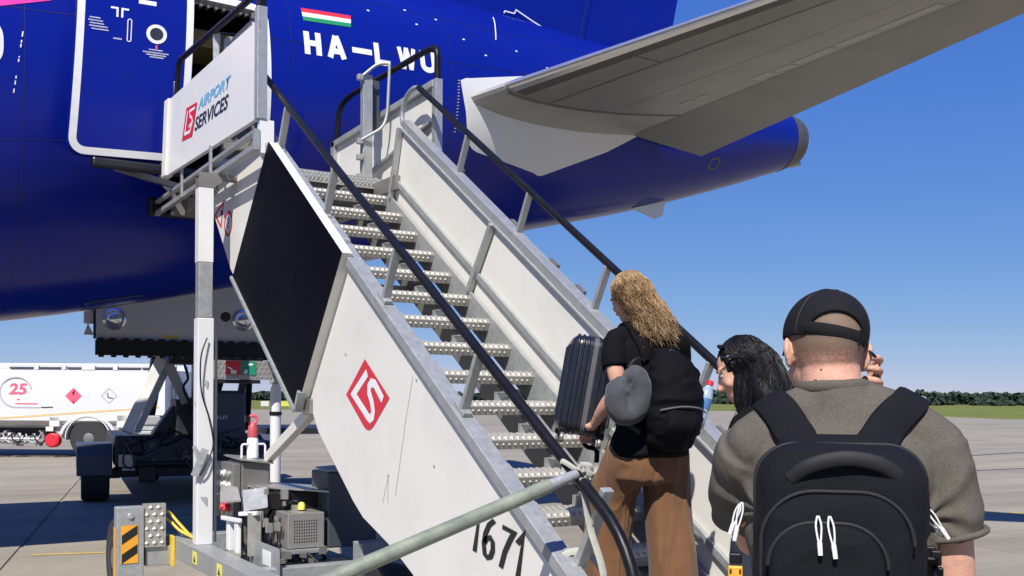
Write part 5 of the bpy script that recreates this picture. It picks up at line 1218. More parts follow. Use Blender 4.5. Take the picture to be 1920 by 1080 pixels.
# t-shirt
mb = MB()
limb(mb, [(0, 0, .98), (0, 0, 1.08), (0, 0, 1.2), (0, -.002, 1.36), (0, -.008, 1.47), (0, 0, 1.545), (-.012, .004, 1.60), (-.018, .008, 1.628)], [.19, .185, .188, .202, .203, .155, .086, .078], [.135, .13, .132, .137, .128, .096, .082, .076], side=(1, 0, 0), n=32, capz=.15)
for sx in (-1, 1): limb(mb, [(-.015, -.002, 1.598), (sx * .10, -.008, 1.562), (sx * .184, -.002, 1.498)], [.060, .063, .070], n=24)
limb(mb, [(.180, .0, 1.505), (.204, -.005, 1.41), (.214, .0, 1.325)], [.072, .070, .068], [.076, .075, .075], n=24, capz=.1)
limb(mb, [(-.185, .0, 1.50), (-.205, .075, 1.415), (-.205, .15, 1.345)], [.077, .077, .074], [.078, .078, .078], n=24, capz=.1)
def tee_fold(p, n):
    d = 0
    # creases that run from the armpits
    for (ax, az, dx, dz) in ((.155, 1.36, .5, .86), (-.17, 1.37, -.45, .9)):
        rx, rz = p.x - ax, p.z - az; l_ = math.hypot(rx, rz); a = math.atan2(rz, abs(rx) + 1e-6)
        if l_ < .2: d += .0065 * math.sin(a * 9 + 1.7 * mnoise.noise(p * 14)) * (1 - l_ / .2) * min(1, l_ / .035)
    return d + (folds(.0030, (7, 7, 5), 3.)(p, n) + folds(.0018, (19, 19, 11), 5., 1.5)(p, n)) * (1 if p.z < 1.5 else max(.15, 1 - (p.z - 1.5) * 12))
tee = organic('t_shirt', mb, .0055, 'tee', man, MX, smooth=6, disp=tee_fold)
mb = MB(); n = 28
mb.tube([(-.019 + .0765 * math.cos(2 * math.pi * k / n), .008 + .0745 * math.sin(2 * math.pi * k / n), 1.630 + .004 * math.cos(2 * math.pi * k / n + 1.2) - .05 * max(0, math.sin(2 * math.pi * k / n))) for k in range(n + 1)], .013, 8, ry=.006, side=(0, 0, 1))
me = mb.mesh('collar', 60); me.transform(MX); link('collar', me, 'tee', man)
mb = MB(); n = 32
hc, hd = Vector((.2145, .0, 1.322)), Vector((.2, .05, -1)).normalized()
a_ = hd.orthogonal().normalized(); b_ = hd.cross(a_)
mb.tube([hc + a_ * .0705 * math.cos(2 * math.pi * k / n) + b_ * .076 * math.sin(2 * math.pi * k / n) - hd * .004 for k in range(n + 1)], .007, 8); me = mb.mesh('sleeve_hem', 60); me.transform(MX); link('sleeve_hem', me, 'tee', man)
mb = MB()
limb(mb, [(0, 0, .82), (0, 0, .92), (0, 0, 1.02)], [.175, .178, .168], [.128, .126, .12], side=(1, 0, 0), n=28)
for sx in (-1, 1): limb(mb, [(sx * .09, 0, .92), (sx * .10, .02, .52), (sx * .10, -.02, .08)], [.105, .082, .072], n=20, capz=.1)
organic('trousers', mb, .01, 'jeans', man, MX, smooth=5, disp=folds(.005))
for sx in (-1, 1):
    mb = MB(); limb(mb, [(sx * .10, -.05, .05), (sx * .105, .06, .05), (sx * .115, .17, .04)], [.045, .05, .045], [.05, .045, .035], side=(1, 0, 0)); organic('shoe', mb, .01, 'nylon', man, MX, smooth=3)
# shaved hair on the skull
mb = MB(); rows = []
for i in range(22):
    th = R(48 + 76 * i / 21); row = []
    for j in range(41):
        ph = R(180 + 25 - 50 * 0) + R(-25 + (130 * 2) * (j / 40 - .5)) + R(90) - R(25) * 0
        ph = R(270) + R(250) * (j / 40 - .5)
        row.append(hq(.0790 * math.sin(th) * math.cos(ph), -.012 + .0995 * math.sin(th) * math.sin(ph), .028 + .0945 * math.cos(th)))
    rows.append(row)
mb.grid(rows); me = mb.mesh('hair', 80); me.transform(MX); link('hair', me, 'stubble', man)
# cap with the open back and its strap
cc = hq(0, -.006, .048); cR = hR @ Matrix.Rotation(R(9), 3, 'Y') @ Matrix.Rotation(R(10), 3, 'X')
def cap_pt(ph, th, k=1.): return cc + cR @ Vector((.0865 * k * math.sin(th) * math.cos(ph), .108 * k * math.sin(th) * math.sin(ph), .092 * k * math.cos(th)))
mb = MB(); NJ, NI = 144, 44; TH1 = R(106); rows = [[cap_pt(2 * math.pi * j / NJ, .04 + (TH1 - .04) * i / NI) for j in range(NJ)] for i in range(NI + 1)]
mb.grid(rows, closed=True); o = 0; keep = []
for f_ in mb.f:
    i, j = f_[0] // NJ, f_[0] % NJ; ph = 2 * math.pi * (j + .5) / NJ; th = .04 + (TH1 - .04) * (i + .5) / NI
    da = (ph - 1.5 * math.pi) / R(44); t_top = R(66)
    if abs(da) < 1 and th > t_top + (TH1 - t_top) * (1 - math.sqrt(1 - da * da)) * .9: continue
    keep.append(f_)
mb.f = keep + [tuple(range(NJ))]
me = mb.mesh('cap', 70); me.transform(MX); capo = link('cap', me, 'cap', man); sd = capo.modifiers.new('t', 'SOLIDIFY'); sd.thickness = .004; sd.offset = 1
capo['label'] = 'black baseball cap with an open back and strap'
mb = MB(); tt_ = R(66); mb.tube([cap_pt(R(270) + R(44) * d_, tt_ + (TH1 - tt_) * (1 - math.sqrt(max(0, 1 - d_ * d_))) * .9, 1.02) for d_ in [math.sin(R(-88 + 176 * k / 32)) for k in range(33)]], .0045, 8); me = mb.mesh('cap_binding', 60); me.transform(MX); link('cap_binding', me, 'cap', capo)
mb = MB(); mb.tube([cap_pt(R(270) + R(104) * (k / 24 - .5), R(96 + 0 * k), 1.035) for k in range(25)], .0135, 8, ry=.0035, side=(0, 0, 1)); me = mb.mesh('cap_strap', 60); me.transform(MX); link('cap_strap', me, 'cap', capo)
mb = MB()
for a in (33, 47): mb.obx(cap_pt(R(270 + a), R(96), 1.05), (.004, .008, .032), cR @ Matrix.Rotation(R(a), 3, 'Z'))
mb.obx(cap_pt(R(270 - 42), R(96), 1.05), (.006, .006, .014), cR); me = mb.mesh('cap_buckle'); me.transform(MX); link('cap_buckle', me, 'nylon', capo)
mb = MB(); ell(mb, cap_pt(0, 0, 1.02), .010, .010, .005, cR, 12); me = mb.mesh('cap_button', 60); me.transform(MX); link('cap_button', me, 'cap', capo)
mb = MB()
for k in range(6):
    ph = R(30 + 60 * k); mb.tube([cap_pt(ph, .06 + (TH1 - .12) * i / 14, 1.045) for i in range(15 if k not in (4,) else 8)], .0016, 5)
me = mb.mesh('cap_seam'); me.transform(MX); link('cap_seam', me, 'nylon_dark', capo)
mb = MB(); rows = []
for i in range(6): rows.append([cap_pt(R(90) + R(110) * (j / 16 - .5), TH1, 1.0) + cR @ Vector((0, .075 * i / 5 * math.cos(R(75) * (j / 16 - .5) * 2), -.012 * (i / 5) ** 2 - .02 * abs(j / 8 - 1) ** 2 * (i / 5))) for j in range(17)])
mb.grid(rows); me = mb.mesh('cap_brim', 60); me.transform(MX); b_o = link('cap_brim', me, 'cap', capo); sd = b_o.modifiers.new('t', 'SOLIDIFY'); sd.thickness = .004
mb = MB(); mb.tube([hq(.088, -.055, -.012), hq(.086, -.02, .012), hq(.078, .05, .014)], .0035, 8); me = mb.mesh('glasses_arm', 60); me.transform(MX); link('glasses_arm', me, 'frame_black', man)
# small mole marks on the nape
mb = MB(); bvm = None
for (x, z) in ((-.046, 1.668), (-.058, 1.645)): ell(mb, (x, -.036 if False else .028 - .064, z), .0035, .002, .0035, None, 8)
me = mb.mesh('mole', 60); me.transform(MX); link('mole', me, 'nylon_dark', man)
# backpack of the man
bp_l = MX @ Vector((-.05, -.25, 1.05)); PK = thing('backpack', 'large black backpack with white zip cords worn by the man in the cap', 'backpack', tuple(bp_l))
def rrect(hx, hz, r, n=7):
    out = []
    for (sx, sz, a0) in ((1, 1, 0), (-1, 1, 90), (-1, -1, 180), (1, -1, 270)):
        out += [(sx * (hx - r) + r * math.cos(R(a0 + 90 * k / n)), sz * (hz - r) + r * math.sin(R(a0 + 90 * k / n))) for k in range(n + 1)]
    return out
def slab_body(mb, cx, cz, hx, hz, r, prof, bulge=0.):   # rounded block, prof = [(y, inset)]
    rows = []
    for y, ins in prof:
        rows.append([Vector((cx + x, y - bulge * max(0, 1 - (x / hx) ** 2) * max(0, 1 - (z / hz) ** 2) * (1 if y < -.2 else 0), cz + z)) for x, z in rrect(hx - ins, hz - ins, max(.01, r - ins * .6))])
    o = len(mb.v); mb.grid(rows, closed=True); n = len(rows[0]); mb.f.append(tuple(range(o, o + n))); mb.f.append(tuple(range(o + (len(rows) - 1) * n, o + len(rows) * n))); return mb
px_, pz_ = -.026, 1.275
mb = MB(); slab_body(mb, px_, pz_, .155, .243, .075, [(-.12, .02), (-.135, .0), (-.25, -.004), (-.29, .002), (-.312, .012), (-.326, .035), (-.330, .08)])
organic('bag_body', mb, .006, 'nylon', PK, MX, smooth=5, disp=folds(.005, (6, 6, 6), 8.))
mb = MB(); slab_body(mb, px_ - .012, 1.235, .134, .20, .095, [(-.30, 0), (-.338, .001), (-.350, .008), (-.356, .03), (-.358, .08)])
organic('main_pocket', mb, .0055, 'nylon', PK, MX, smooth=4, disp=folds(.004, (6, 6, 7), 2.))
mb = MB(); slab_body(mb, px_ - .03, 1.20, .104, .18, .08, [(-.34, 0), (-.366, .001), (-.376, .007), (-.381, .03), (-.382, .07)])
organic('front_pocket', mb, .005, 'nylon', PK, MX, smooth=4, disp=folds(.0045, (7, 7, 7), 5.))
def arch(cx, cz, hx, hz, r, y, wd, name, zmin):
    pts = [(x, z) for x, z in rrect(hx, hz, r, 10)]; pts = [(cx + x, y, cz + z) for x, z in pts if cz + z > zmin]
    mb = MB(); mb.tube(pts, wd, 8); me = mb.mesh(name, 60); me.transform(MX); return link(name, me, 'nylon_dark', PK)
arch(px_ - .012, 1.235, .1345, .2005, .095, -.340, .004, 'zip_line', 1.1); arch(px_ - .03, 1.20, .1045, .1805, .08, -.369, .004, 'zip_line', 1.1); arch(px_, pz_, .1570, .2445, .075, -.25, .004, 'zip_line', 1.1)
mb = MB(); mb.tube(smooth_path([(px_ - .095, -.322, 1.455), (px_ - .06, -.338, 1.482), (px_, -.345, 1.497), (px_ + .06, -.338, 1.488), (px_ + .10, -.32, 1.462)], 7), .006, 8, ry=.014, side=(0, 1, 0)); me = mb.mesh('haul_handle', 60); me.transform(MX); link('haul_handle', me, 'nylon_dark', PK)
def cordpull(p, q, lab='zip_pull'):
    p, q = Vector(p), Vector(q); d = (q - p); s_ = Vector((.0048, 0, 0))
    mb = MB(); mb.tube(smooth_path([p + d * .0 - s_ * .2, p + d * .25 - s_, p + d * .62 - s_ * .5, p + d * .66], 5), .0018, 6); mb.tube(smooth_path([p + s_ * .2, p + d * .25 + s_, p + d * .62 + s_ * .5, p + d * .66], 5), .0018, 6)
    mb.tube([p + d * .62, p + d * .7, q], [.0036, .0048, .0044], 8); me = mb.mesh(lab, 50); me.transform(MX); return link(lab, me, 'cord', PK)
cordpull((px_ - .048, -.380, 1.395), (px_ - .044, -.392, 1.325)); cordpull((px_ - .028, -.380, 1.395), (px_ - .018, -.392, 1.320))
cordpull((px_ + .155, -.26, 1.405), (px_ + .195, -.25, 1.345)); cordpull((px_ + .155, -.25, 1.39), (px_ + .185, -.24, 1.35))
cordpull((px_ - .182, -.27, 1.405), (px_ - .196, -.27, 1.33)); cordpull((px_ - .186, -.25, 1.40), (px_ - .205, -.25, 1.34)); cordpull((px_ + .06, -.384, 1.28), (px_ + .07, -.39, 1.21))
mb = MB(); mb.bx(px_ - .208, px_ - .18, -.265, -.25, 1.215, 1.28); me = mb.mesh('yellow_tag'); me.transform(MX); tg = link('yellow_tag', me, 'hazard_yellow', PK, .003)
mb = MB()
for zz in (1.228, 1.247, 1.266): mb.bx(px_ - .205, px_ - .201, -.267, -.2655, zz, zz + .008); mb.bx(px_ - .187, px_ - .183, -.267, -.2655, zz, zz + .008)
me = mb.mesh('tag_stitch'); me.transform(MX); link('tag_stitch', me, 'black_print', tg)
mb = MB(); mb.bx(px_ - .206, px_ - .182, -.266, -.248, 1.285, 1.305); me = mb.mesh('tag_clip'); me.transform(MX); link('tag_clip', me, 'black', PK, .003)
tb = surf(tee); MI = MX.inverted()
def drape(pts, w_, th, name, parent, mat, lift=.008, XF=MX, tree=None):
    tree = tree or tb; out = []; nn = []
    for p in smooth_path(pts, 8):
        wp = XF @ p; loc, nrm, _, _ = tree.find_nearest(wp)
        out.append(loc + nrm * lift); nn.append(nrm)
    P = out; k = len(P); P = [sum((P[max(0, min(k - 1, i + j))] for j in (-2, -1, 0, 1, 2)), Vector()) / 5 for i in range(k)]
    mb = MB(); L = []
    ww = w_ if isinstance(w_, (list, tuple)) else (w_, w_)
    for i in range(k):
        t = (P[min(i + 1, k - 1)] - P[max(i - 1, 0)]).normalized(); a = t.cross(nn[i]).normalized(); b = a.cross(t)
        w1 = ww[0] + (ww[1] - ww[0]) * i / (k - 1)
        L.append([P[i] + a * x * w1 / 2 + b * y * th / 2 for x, y in ((-1, -.6), (-.9, .6), (-.6, 1), (.6, 1), (.9, .6), (1, -.6), (.6, -1), (-.6, -1))])
    mb.grid(L, closed=True); mb.f.append(tuple(range(8))); mb.f.append(tuple(range((k - 1) * 8, k * 8))); return mb.build(name, mat, parent, smooth=50)
drape([(px_ - .07, -.15, 1.49), (px_ - .085, -.13, 1.55), (-.148, -.06, 1.60), (-.150, .06, 1.57), (-.15, .16, 1.45), (-.16, .17, 1.3)], (.085, .062), .018, 'shoulder_strap', PK, 'nylon')
drape([(px_ + .07, -.15, 1.49), (px_ + .10, -.13, 1.55), (.128, -.06, 1.60), (.130, .06, 1.57), (.14, .16, 1.45), (.16, .17, 1.3)], (.085, .062), .018, 'shoulder_strap', PK, 'nylon')
mb = MB(); slab_body(mb, px_, 1.50, .115, .035, .03, [(-.12, .0), (-.15, .0), (-.175, .01)]); organic('strap_yoke', mb, .006, 'nylon', PK, MX, smooth=4)
mb = MB(); mb.bar((px_ + .17, -.16, 1.40), (.19, -.03, 1.33), .012, .003); mb.bar((px_ + .178, -.2, 1.30), (.165, -.06, 1.22), .02, .004); me = mb.mesh('side_strap'); me.transform(MX); link('side_strap', me, 'nylon_dark', PK)
mb = MB(); rnd = random.Random(3)
for k in range(6): mb.bx(px_ + .18, px_ + .20, -.20 + .02 * k, -.185 + .02 * k, 1.22 + .03 * (k % 3), 1.25 + .03 * (k % 3))
me = mb.mesh('strap_buckle'); me.transform(MX); link('strap_buckle', me, 'black', PK, .003)
# ================= woman with blonde hair on the steps
W1 = (2.995, 3.69, .51); WX = xform(W1, -10)
wo = thing('person', 'woman with long wavy blonde hair in black top and wide brown trousers climbing the steps', 'person', W1)
mb = MB()
wq, wR = head(mb, (-.045, .125, 1.575), pitch=.42, yaw=R(14), roll=R(-3), s=.95, fem=True)
limb(mb, [(0, .03, 1.38), (-.012, .055, 1.45), (-.03, .085, 1.53)], [.055, .047, .046], side=(1, 0, 0))
limb(mb, [(0, 0, .82), (0, 0, .92), (0, 0, 1.05), (0, .01, 1.2), (0, .02, 1.33), (0, .03, 1.40)], [.155, .16, .125, .14, .145, .09], [.115, .115, .09, .095, .09, .06], side=(1, 0, 0), n=26)
for sx in (-1, 1): limb(mb, [(0, .04, 1.42), (sx * .09, .03, 1.395), (sx * .16, .03, 1.365)], [.038, .038, .043])
limb(mb, [(-.165, .03, 1.36), (-.185, -.005, 1.26), (-.170, -.02, 1.15)], [.045, .041, .036]); limb(mb, [(-.170, -.02, 1.15), (-.185, .09, 1.06), (-.185, .19, .985)], [.036, .033, .022])
limb(mb, [(-.185, .19, .985), (-.185, .225, .965), (-.180, .255, .95)], [.016, .030, .030], [.022, .020, .017], side=(1, 0, 0))
for k in range(4): limb(mb, [(-.206 + .017 * k, .25, .945 + .004 * k), (-.21 + .018 * k, .285, .93), (-.205 + .018 * k, .31, .905 + .004 * (k == 0)), (-.195 + .017 * k, .30, .885)], [.0085, .008, .0075, .0065], n=12)
limb(mb, [(-.205, .22, .97), (-.215, .26, .972), (-.205, .295, .968)], [.011, .010, .008], n=12)
limb(mb, [(.165, .03, 1.36), (.20, .08, 1.24), (.15, .2, 1.14)], [.045, .041, .036]); limb(mb, [(.15, .2, 1.14), (.08, .34, 1.10), (.03, .43, 1.08)], [.036, .032, .021])
limb(mb, [(.03, .43, 1.08), (.01, .46, 1.08), (-.01, .48, 1.08)], [.03, .03, .026], [.017, .017, .015])
for k in range(4): limb(mb, [(-.01, .48, 1.105 - .016 * k), (-.03, .50, 1.105 - .016 * k), (-.04, .49, 1.10 - .016 * k)], [.0085, .008, .007], n=12)
for sx, fy, fz in ((-1, .22, .14), (1, -.03, -.05)):
    limb(mb, [(sx * .085, 0, .85), (sx * .10, fy * .8 + .05, .50 + fz * .6), (sx * .10, fy, .10 + fz)], [.085, .055, .038]); limb(mb, [(sx * .10, fy - .02, .05 + fz), (sx * .105, fy + .13, .03 + fz)], [.036, .03])
organic('body', mb, .0055, 'skin_woman', wo, WX, smooth=4)
eyes(wq, wR, .95, wo, WX)
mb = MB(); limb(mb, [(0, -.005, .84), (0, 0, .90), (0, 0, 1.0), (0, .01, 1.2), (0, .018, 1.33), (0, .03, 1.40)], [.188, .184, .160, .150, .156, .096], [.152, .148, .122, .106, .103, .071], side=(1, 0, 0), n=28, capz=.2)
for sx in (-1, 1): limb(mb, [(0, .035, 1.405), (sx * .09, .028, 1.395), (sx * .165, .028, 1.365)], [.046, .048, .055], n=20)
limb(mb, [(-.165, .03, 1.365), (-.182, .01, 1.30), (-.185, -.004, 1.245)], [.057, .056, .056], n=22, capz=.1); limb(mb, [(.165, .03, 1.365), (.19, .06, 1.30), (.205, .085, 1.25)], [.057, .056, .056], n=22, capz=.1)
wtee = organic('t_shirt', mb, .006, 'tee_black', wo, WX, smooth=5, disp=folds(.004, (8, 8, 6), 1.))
mb = MB(); limb(mb, [(0, 0, .735), (0, 0, .82), (0, 0, .92), (0, 0, 1.0)], [.172, .174, .168, .142], [.120, .130, .128, .105], side=(1, 0, 0), n=28, capz=.25)
for sx, fy, fz in ((-1, .22, .14), (1, -.03, -.05)):
    limb(mb, [(sx * .088, .0, .86), (sx * .105, fy * .5 + .03, .62 + fz * .4), (sx * .110, fy * .9, .34 + fz * .8), (sx * .11, fy, .06 + fz)], [.100, .104, .110, .122], [.118, .115, .118, .13], side=(1, 0, 0), n=24, capz=.1)
organic('trousers', mb, .0065, 'pants_brown', wo, WX, smooth=14, disp=folds(.0085, (15, 15, 1.3), 4., 1.6))
for sx, fy, fz in ((-1, .22, .14), (1, -.03, -.05)):
    mb = MB(); limb(mb, [(sx * .10, fy - .05, .045 + fz), (sx * .105, fy + .05, .04 + fz), (sx * .11, fy + .16, .035 + fz)], [.036, .042, .036], [.045, .035, .028], side=(1, 0, 0)); organic('shoe', mb, .008, 'letter_white', wo, WX, smooth=3)
# hair: a body of hair and many wavy locks over it
def hair(q, Rm, s, XF, parent, mat, tips, nlock, wave, seed, rlock=.006, vol=None, mats=None):
    mats = mats or [mat]
    rnd = random.Random(seed); mb = MB()
    ell(mb, q(0, -.018, .032), .082 * s, .097 * s, .095 * s, Rm, 20)
    for pts, rr, r2 in vol: limb(mb, [Vector(p) for p in pts], rr, r2, side=(1, 0, 0))
    cap_ = organic('hair', mb, .006, mat, parent, XF, smooth=5, disp=folds(.005, (22, 22, 3), 1.)); tree = surf(cap_)
    mbs = [MB() for _ in mats]
    for k in range(nlock):
        mb = mbs[k % len(mats)]
        a = rnd.uniform(-math.pi, math.pi); th = rnd.uniform(.05, 1.55)
        x, y = math.sin(th) * math.sin(a), -math.sin(th) * math.cos(a)
        if y > .5: y = -y
        p0 = q(.085 * x, -.018 + .100 * y, .032 + .098 * math.cos(th)); nrm0 = (p0 - q(0, -.018, .032)).normalized()
        side = 1 if x > 0 else -1
        xx = x if (abs(x) > .3 or y < -.35) else .3 * side
        p1 = q(.090 * xx + rnd.gauss(0, .004), -.028 + .100 * min(y, .3), -.02 + rnd.uniform(-.02, .03))
        tip = min((Vector(t) for t in rnd.sample(tips, 3)), key=lambda t: (t - p1).length) + Vector((rnd.gauss(0, .016), rnd.gauss(0, .012), rnd.gauss(0, .03)))
        mid = p1.lerp(tip, .5) + Vector((rnd.gauss(0, .008), rnd.uniform(-.02, .004), rnd.gauss(0, .01)))
        P = smooth_path([p0, p0.lerp(p1, .5) + nrm0 * .012, p1, mid, tip], 5); m = len(P); ph = 26 * p1.x + 14 * p1.y + rnd.gauss(0, .45); W = []
        for i, p in enumerate(P):
            t = i / (m - 1); p = XF @ p
            loc, n_, _, d_ = tree.find_nearest(p)
            lift = rnd.uniform(.0, .003) + .001
            if t < .93 and ((p - loc).dot(n_) < lift): p = loc + n_ * lift
            w_ = wave * min(1, max(0, t - .2) * 2.2); z_ = p.z * 62
            W.append(p + Vector((math.sin(ph + z_), math.cos(ph + z_) * .8, 0)) * w_ + n_ * w_ * .6)
        W = [W[0]] + [(W[i - 1] + W[i] * 2 + W[i + 1]) / 4 for i in range(1, m - 1)] + [W[-1]]
        r0 = rlock * rnd.uniform(.55, 1.35)
        if rnd.random() < .05: W = [W[0]] + [p + Vector((rnd.gauss(0, .006), rnd.gauss(0, .006), 0)) * (i / m) * 2.2 for i, p in enumerate(W[1:])]
        mb.tube(W, [r0 * (.35 + .65 * min(1, 3 * i / m)) * (1 - .8 * max(0, i / (m - 1) - .65) / .35) for i in range(m)], 4, ry=[.6 * r0 * (1 - .6 * i / (m - 1)) for i in range(m)])
    for mb, m_ in zip(mbs, mats): link('hair_lock', mb.mesh('hair_lock', 70), m_, cap_, kind='stuff')
    return cap_
hair(wq, wR, .95, WX, wo, 'hair_blonde', [(-.02, -.11, 1.40), (.03, -.14, 1.37), (.06, -.13, 1.37), (.0, -.13, 1.41), (.05, -.11, 1.41), (-.06, -.07, 1.43), (.07, -.09, 1.40), (-.06, -.02, 1.45)], 2600, .0075, 5, .0023,
     [([(-.04, .06, 1.59), (-.02, .0, 1.52), (.015, -.07, 1.45), (.03, -.10, 1.40)], [.076, .082, .074, .040], [.07, .05, .035, .02])], mats=['hair_blonde', 'hair_light', 'hair_dark', 'hair_blonde'])
# her backpack
bl = WX @ Vector((0, -.2, .85)); BK = thing('backpack', 'slouching black rucksack on the back of the blonde woman on the steps', 'backpack', tuple(bl))
mb = MB(); limb(mb, [(.0, -.19, .935), (.0, -.21, 1.0), (.005, -.215, 1.10), (.01, -.19, 1.21), (.0, -.15, 1.285)], [.112, .128, .128, .114, .080], [.085, .102, .100, .085, .05], side=(1, 0, 0), n=26)
organic('bag_body', mb, .0065, 'nylon_woman', BK, WX, smooth=4, disp=folds(.014, (7, 7, 10), 6., 1.5))
mb = MB(); limb(mb, [(.0, -.285, .945), (.0, -.30, .99), (.0, -.29, 1.04)], [.085, .09, .085], [.03, .045, .03], side=(1, 0, 0), n=22); organic('front_pocket', mb, .0065, 'nylon_woman', BK, WX, smooth=4, disp=folds(.006, (9, 9, 9), 2.))
mb = MB(); mb.tube(smooth_path([WX @ Vector(p) for p in [(-.11, -.29, 1.05), (-.03, -.325, 1.065), (.06, -.325, 1.06), (.115, -.29, 1.04)]], 6), .004, 6); mb.build('zip_line', 'zip', BK)
mb = MB(); mb.tube(smooth_path([WX @ Vector(p) for p in [(-.02, -.17, 1.28), (-.01, -.19, 1.315), (.03, -.19, 1.30), (.03, -.17, 1.26)]], 6), .007, 8, ry=.003); mb.build('haul_loop', 'nylon_dark', BK)
wt = surf(wtee)
drape([(-.06, -.12, 1.27), (-.095, -.06, 1.40), (-.105, .03, 1.45), (-.11, .12, 1.38), (-.12, .14, 1.2)], (.06, .055), .014, 'shoulder_strap', BK, 'nylon_woman', .007, WX, wt)
drape([(.06, -.12, 1.27), (.095, -.06, 1.40), (.105, .03, 1.45), (.11, .12, 1.38), (.12, .14, 1.2)], (.06, .055), .014, 'shoulder_strap', BK, 'nylon_woman', .007, WX, wt)
mb = MB(); mb.tube(smooth_path([WX @ Vector(p) for p in [(-.13, -.15, .95), (-.15, -.08, .98), (-.14, .03, 1.02)]], 6), .012, 6, ry=.003); mb.build('lower_strap', 'nylon_dark', BK)
# drinking bottle in the side pocket
b0 = WX @ Vector((.125, -.20, .97)); dd = Vector((.10, -.02, .30)).normalized()
mb = MB(); mb.lathe(b0, dd, [(.024, 0), (.031, .01), (.031, .06), (.028, .075), (.031, .09), (.031, .15), (.024, .18), (.013, .20)], 20); bt = mb.build('water_bottle', 'bottle', None, smooth=40); tag(bt, 'small clear water bottle with a red cap in the side of the rucksack', 'bottle')
mb = MB(); mb.lathe(b0 + dd * .20, dd, [(.014, 0), (.016, .002), (.016, .02), (.012, .024)], 16); mb.build('bottle_cap', 'red', bt, smooth=40)
mb = MB(); mb.lathe(b0 + dd * .09, dd, [(.0315, 0), (.0318, .002), (.0318, .048), (.0315, .05)], 20); mb.build('bottle_label', 'bottle_print', bt, smooth=40)
# neck pillow hanging from her arm
pc_ = WX @ Vector((-.20, -.17, 1.115)); up = Vector((.10, .02, 1)).normalized()
PM = Matrix.Translation(pc_) @ Matrix.Rotation(R(-26), 4, 'Z') @ Matrix.Rotation(R(9), 4, 'Y')
mb = MB(); ring = [(.050 * math.cos(R(a)), .0, .084 * math.sin(R(a))) for a in range(104, 104 - 321, -20)]
limb(mb, ring, [.034] + [.0535] * (len(ring) - 2) + [.034], [.044] + [.064] * (len(ring) - 2) + [.044], n=20, sub=4)
pil = organic('neck_pillow', mb, .0055, 'pillow', None, PM, smooth=5, disp=folds(.004, (9, 9, 9), 1.)); tag(pil, 'grey velour neck pillow hanging at the arm of the blonde woman', 'neck pillow')
mb = MB(); mb.tube(smooth_path([PM @ Vector(p) for p in [(-.02, -.0, .12), (.0, .0, .155), (.03, .03, .17), (.06, .06, .16)]], 6), .006, 6, ry=.002); mb.build('loop', 'nylon_dark', pil)
# ================= suitcase held in front of her
SUn = Vector((-.50, -.86, 0)).normalized(); sX = Vector((.86, -.50, 0)).normalized()
sup = (Vector((0, 0, 1)) + sX * .17 - SUn * .03).normalized(); sX = (sX - sup * sX.dot(sup)).normalized(); sY = sup.cross(sX).normalized()
sc0 = Vector((2.925, 4.09, 1.665)); SM = Matrix.Translation(sc0) @ Matrix((sX, sY, sup)).transposed().to_4x4()
scase = thing('suitcase', 'dark blue ribbed cabin suitcase carried upright on the steps', 'suitcase', tuple(sc0))
D_, W_, H_ = .118, .165, .235      # half depth (x), half breadth (y), half height (z)
def shell(x0, x1, grow):
    rows = []
    xs = [(x0, .0 + .002), (x0, 0), ((x0 + x1) / 2, -.001), (x1 - math.copysign(.045, x1 - x0), 0), (x1 - math.copysign(.02, x1 - x0), .006), (x1 - math.copysign(.006, x1 - x0), .018), (x1, .04)]
    for x, ins in xs: rows.append([(x, y, z) for y, z in rrect(W_ - ins, H_ - ins, max(.02, .05 - ins * .3), 6)])
    mb = MB(); mb.grid(rows, closed=True); n = len(rows[0]); mb.f.append(tuple(range((len(xs) - 1) * n, len(xs) * n))); return mb
def sadd(mb, name, mat, par=None, bev=0, sm=None):
    me = mb.mesh(name, sm); me.transform(SM); return link(name, me, mat, par or scase, bev)
for sg in (-1, 1):
    h_o = sadd(shell(.012 * sg, D_ * sg, 0), 'shell_half', 'case', sm=35)
    mb = MB()
    for x in (.038, .062, .086):    # ribs round the narrow sides
        mb.tube([(x * sg, y, z) for y, z in rrect(W_ + .001, H_ + .001, .05, 6)] + [(x * sg, W_ + .001, H_ - .05)], .0065, 8)
    for y in (-.10, -.05, 0, .05, .10): mb.tube([(sg * (D_ + .0005), y, -H_ + .05), (sg * (D_ + .0005), y, H_ - .05)], .009, 8)
    sadd(mb, 'rib', 'case', h_o, sm=50)
mb = MB(); mb.grid([[(x, y, z) for y, z in rrect(W_ - .002, H_ - .002, .05, 6)] for x in (-.013, .013)], closed=True); sadd(mb, 'zip_tape', 'zip', sm=50)
mb = MB()
for x in (-.006, .006): mb.tube([(x, y, z) for y, z in rrect(W_, H_, .05, 6)] + [(x, W_, H_ - .05)], .003, 6)
sadd(mb, 'zip_teeth', 'zip', sm=50)
mb = MB(); mb.tube(round_corners([(.045, -W_ - .002, .10), (.045, -W_ - .02, .105), (.045, -W_ - .02, .185), (.045, -W_ - .002, .19)], .015), .008, 8, ry=.005); sadd(mb, 'side_handle', 'black', sm=50)
mb = MB(); mb.bx(-.02, .03, -.05, .05, H_, H_ + .012); sadd(mb, 'top_handle', 'black', bev=.004)
mb = MB()
for x in (-.09, .09):
    for y in (-W_ + .03, W_ - .03):
        mb2 = MB(); mb2.bx(x - .018, x + .018, y - .022, y + .022, -H_ - .012, -H_ + .02); ca_ = sadd(mb2, 'castor_fork', 'black', bev=.004)
        mb2 = MB(); mb2.lathe((x - .011, y - .012, -H_ - .028), (1, 0, 0), [(.010, 0), (.024, .002), (.026, .006), (.026, .016), (.024, .02), (.010, .022)], 22); sadd(mb2, 'castor', 'steel_dark', ca_, sm=40)
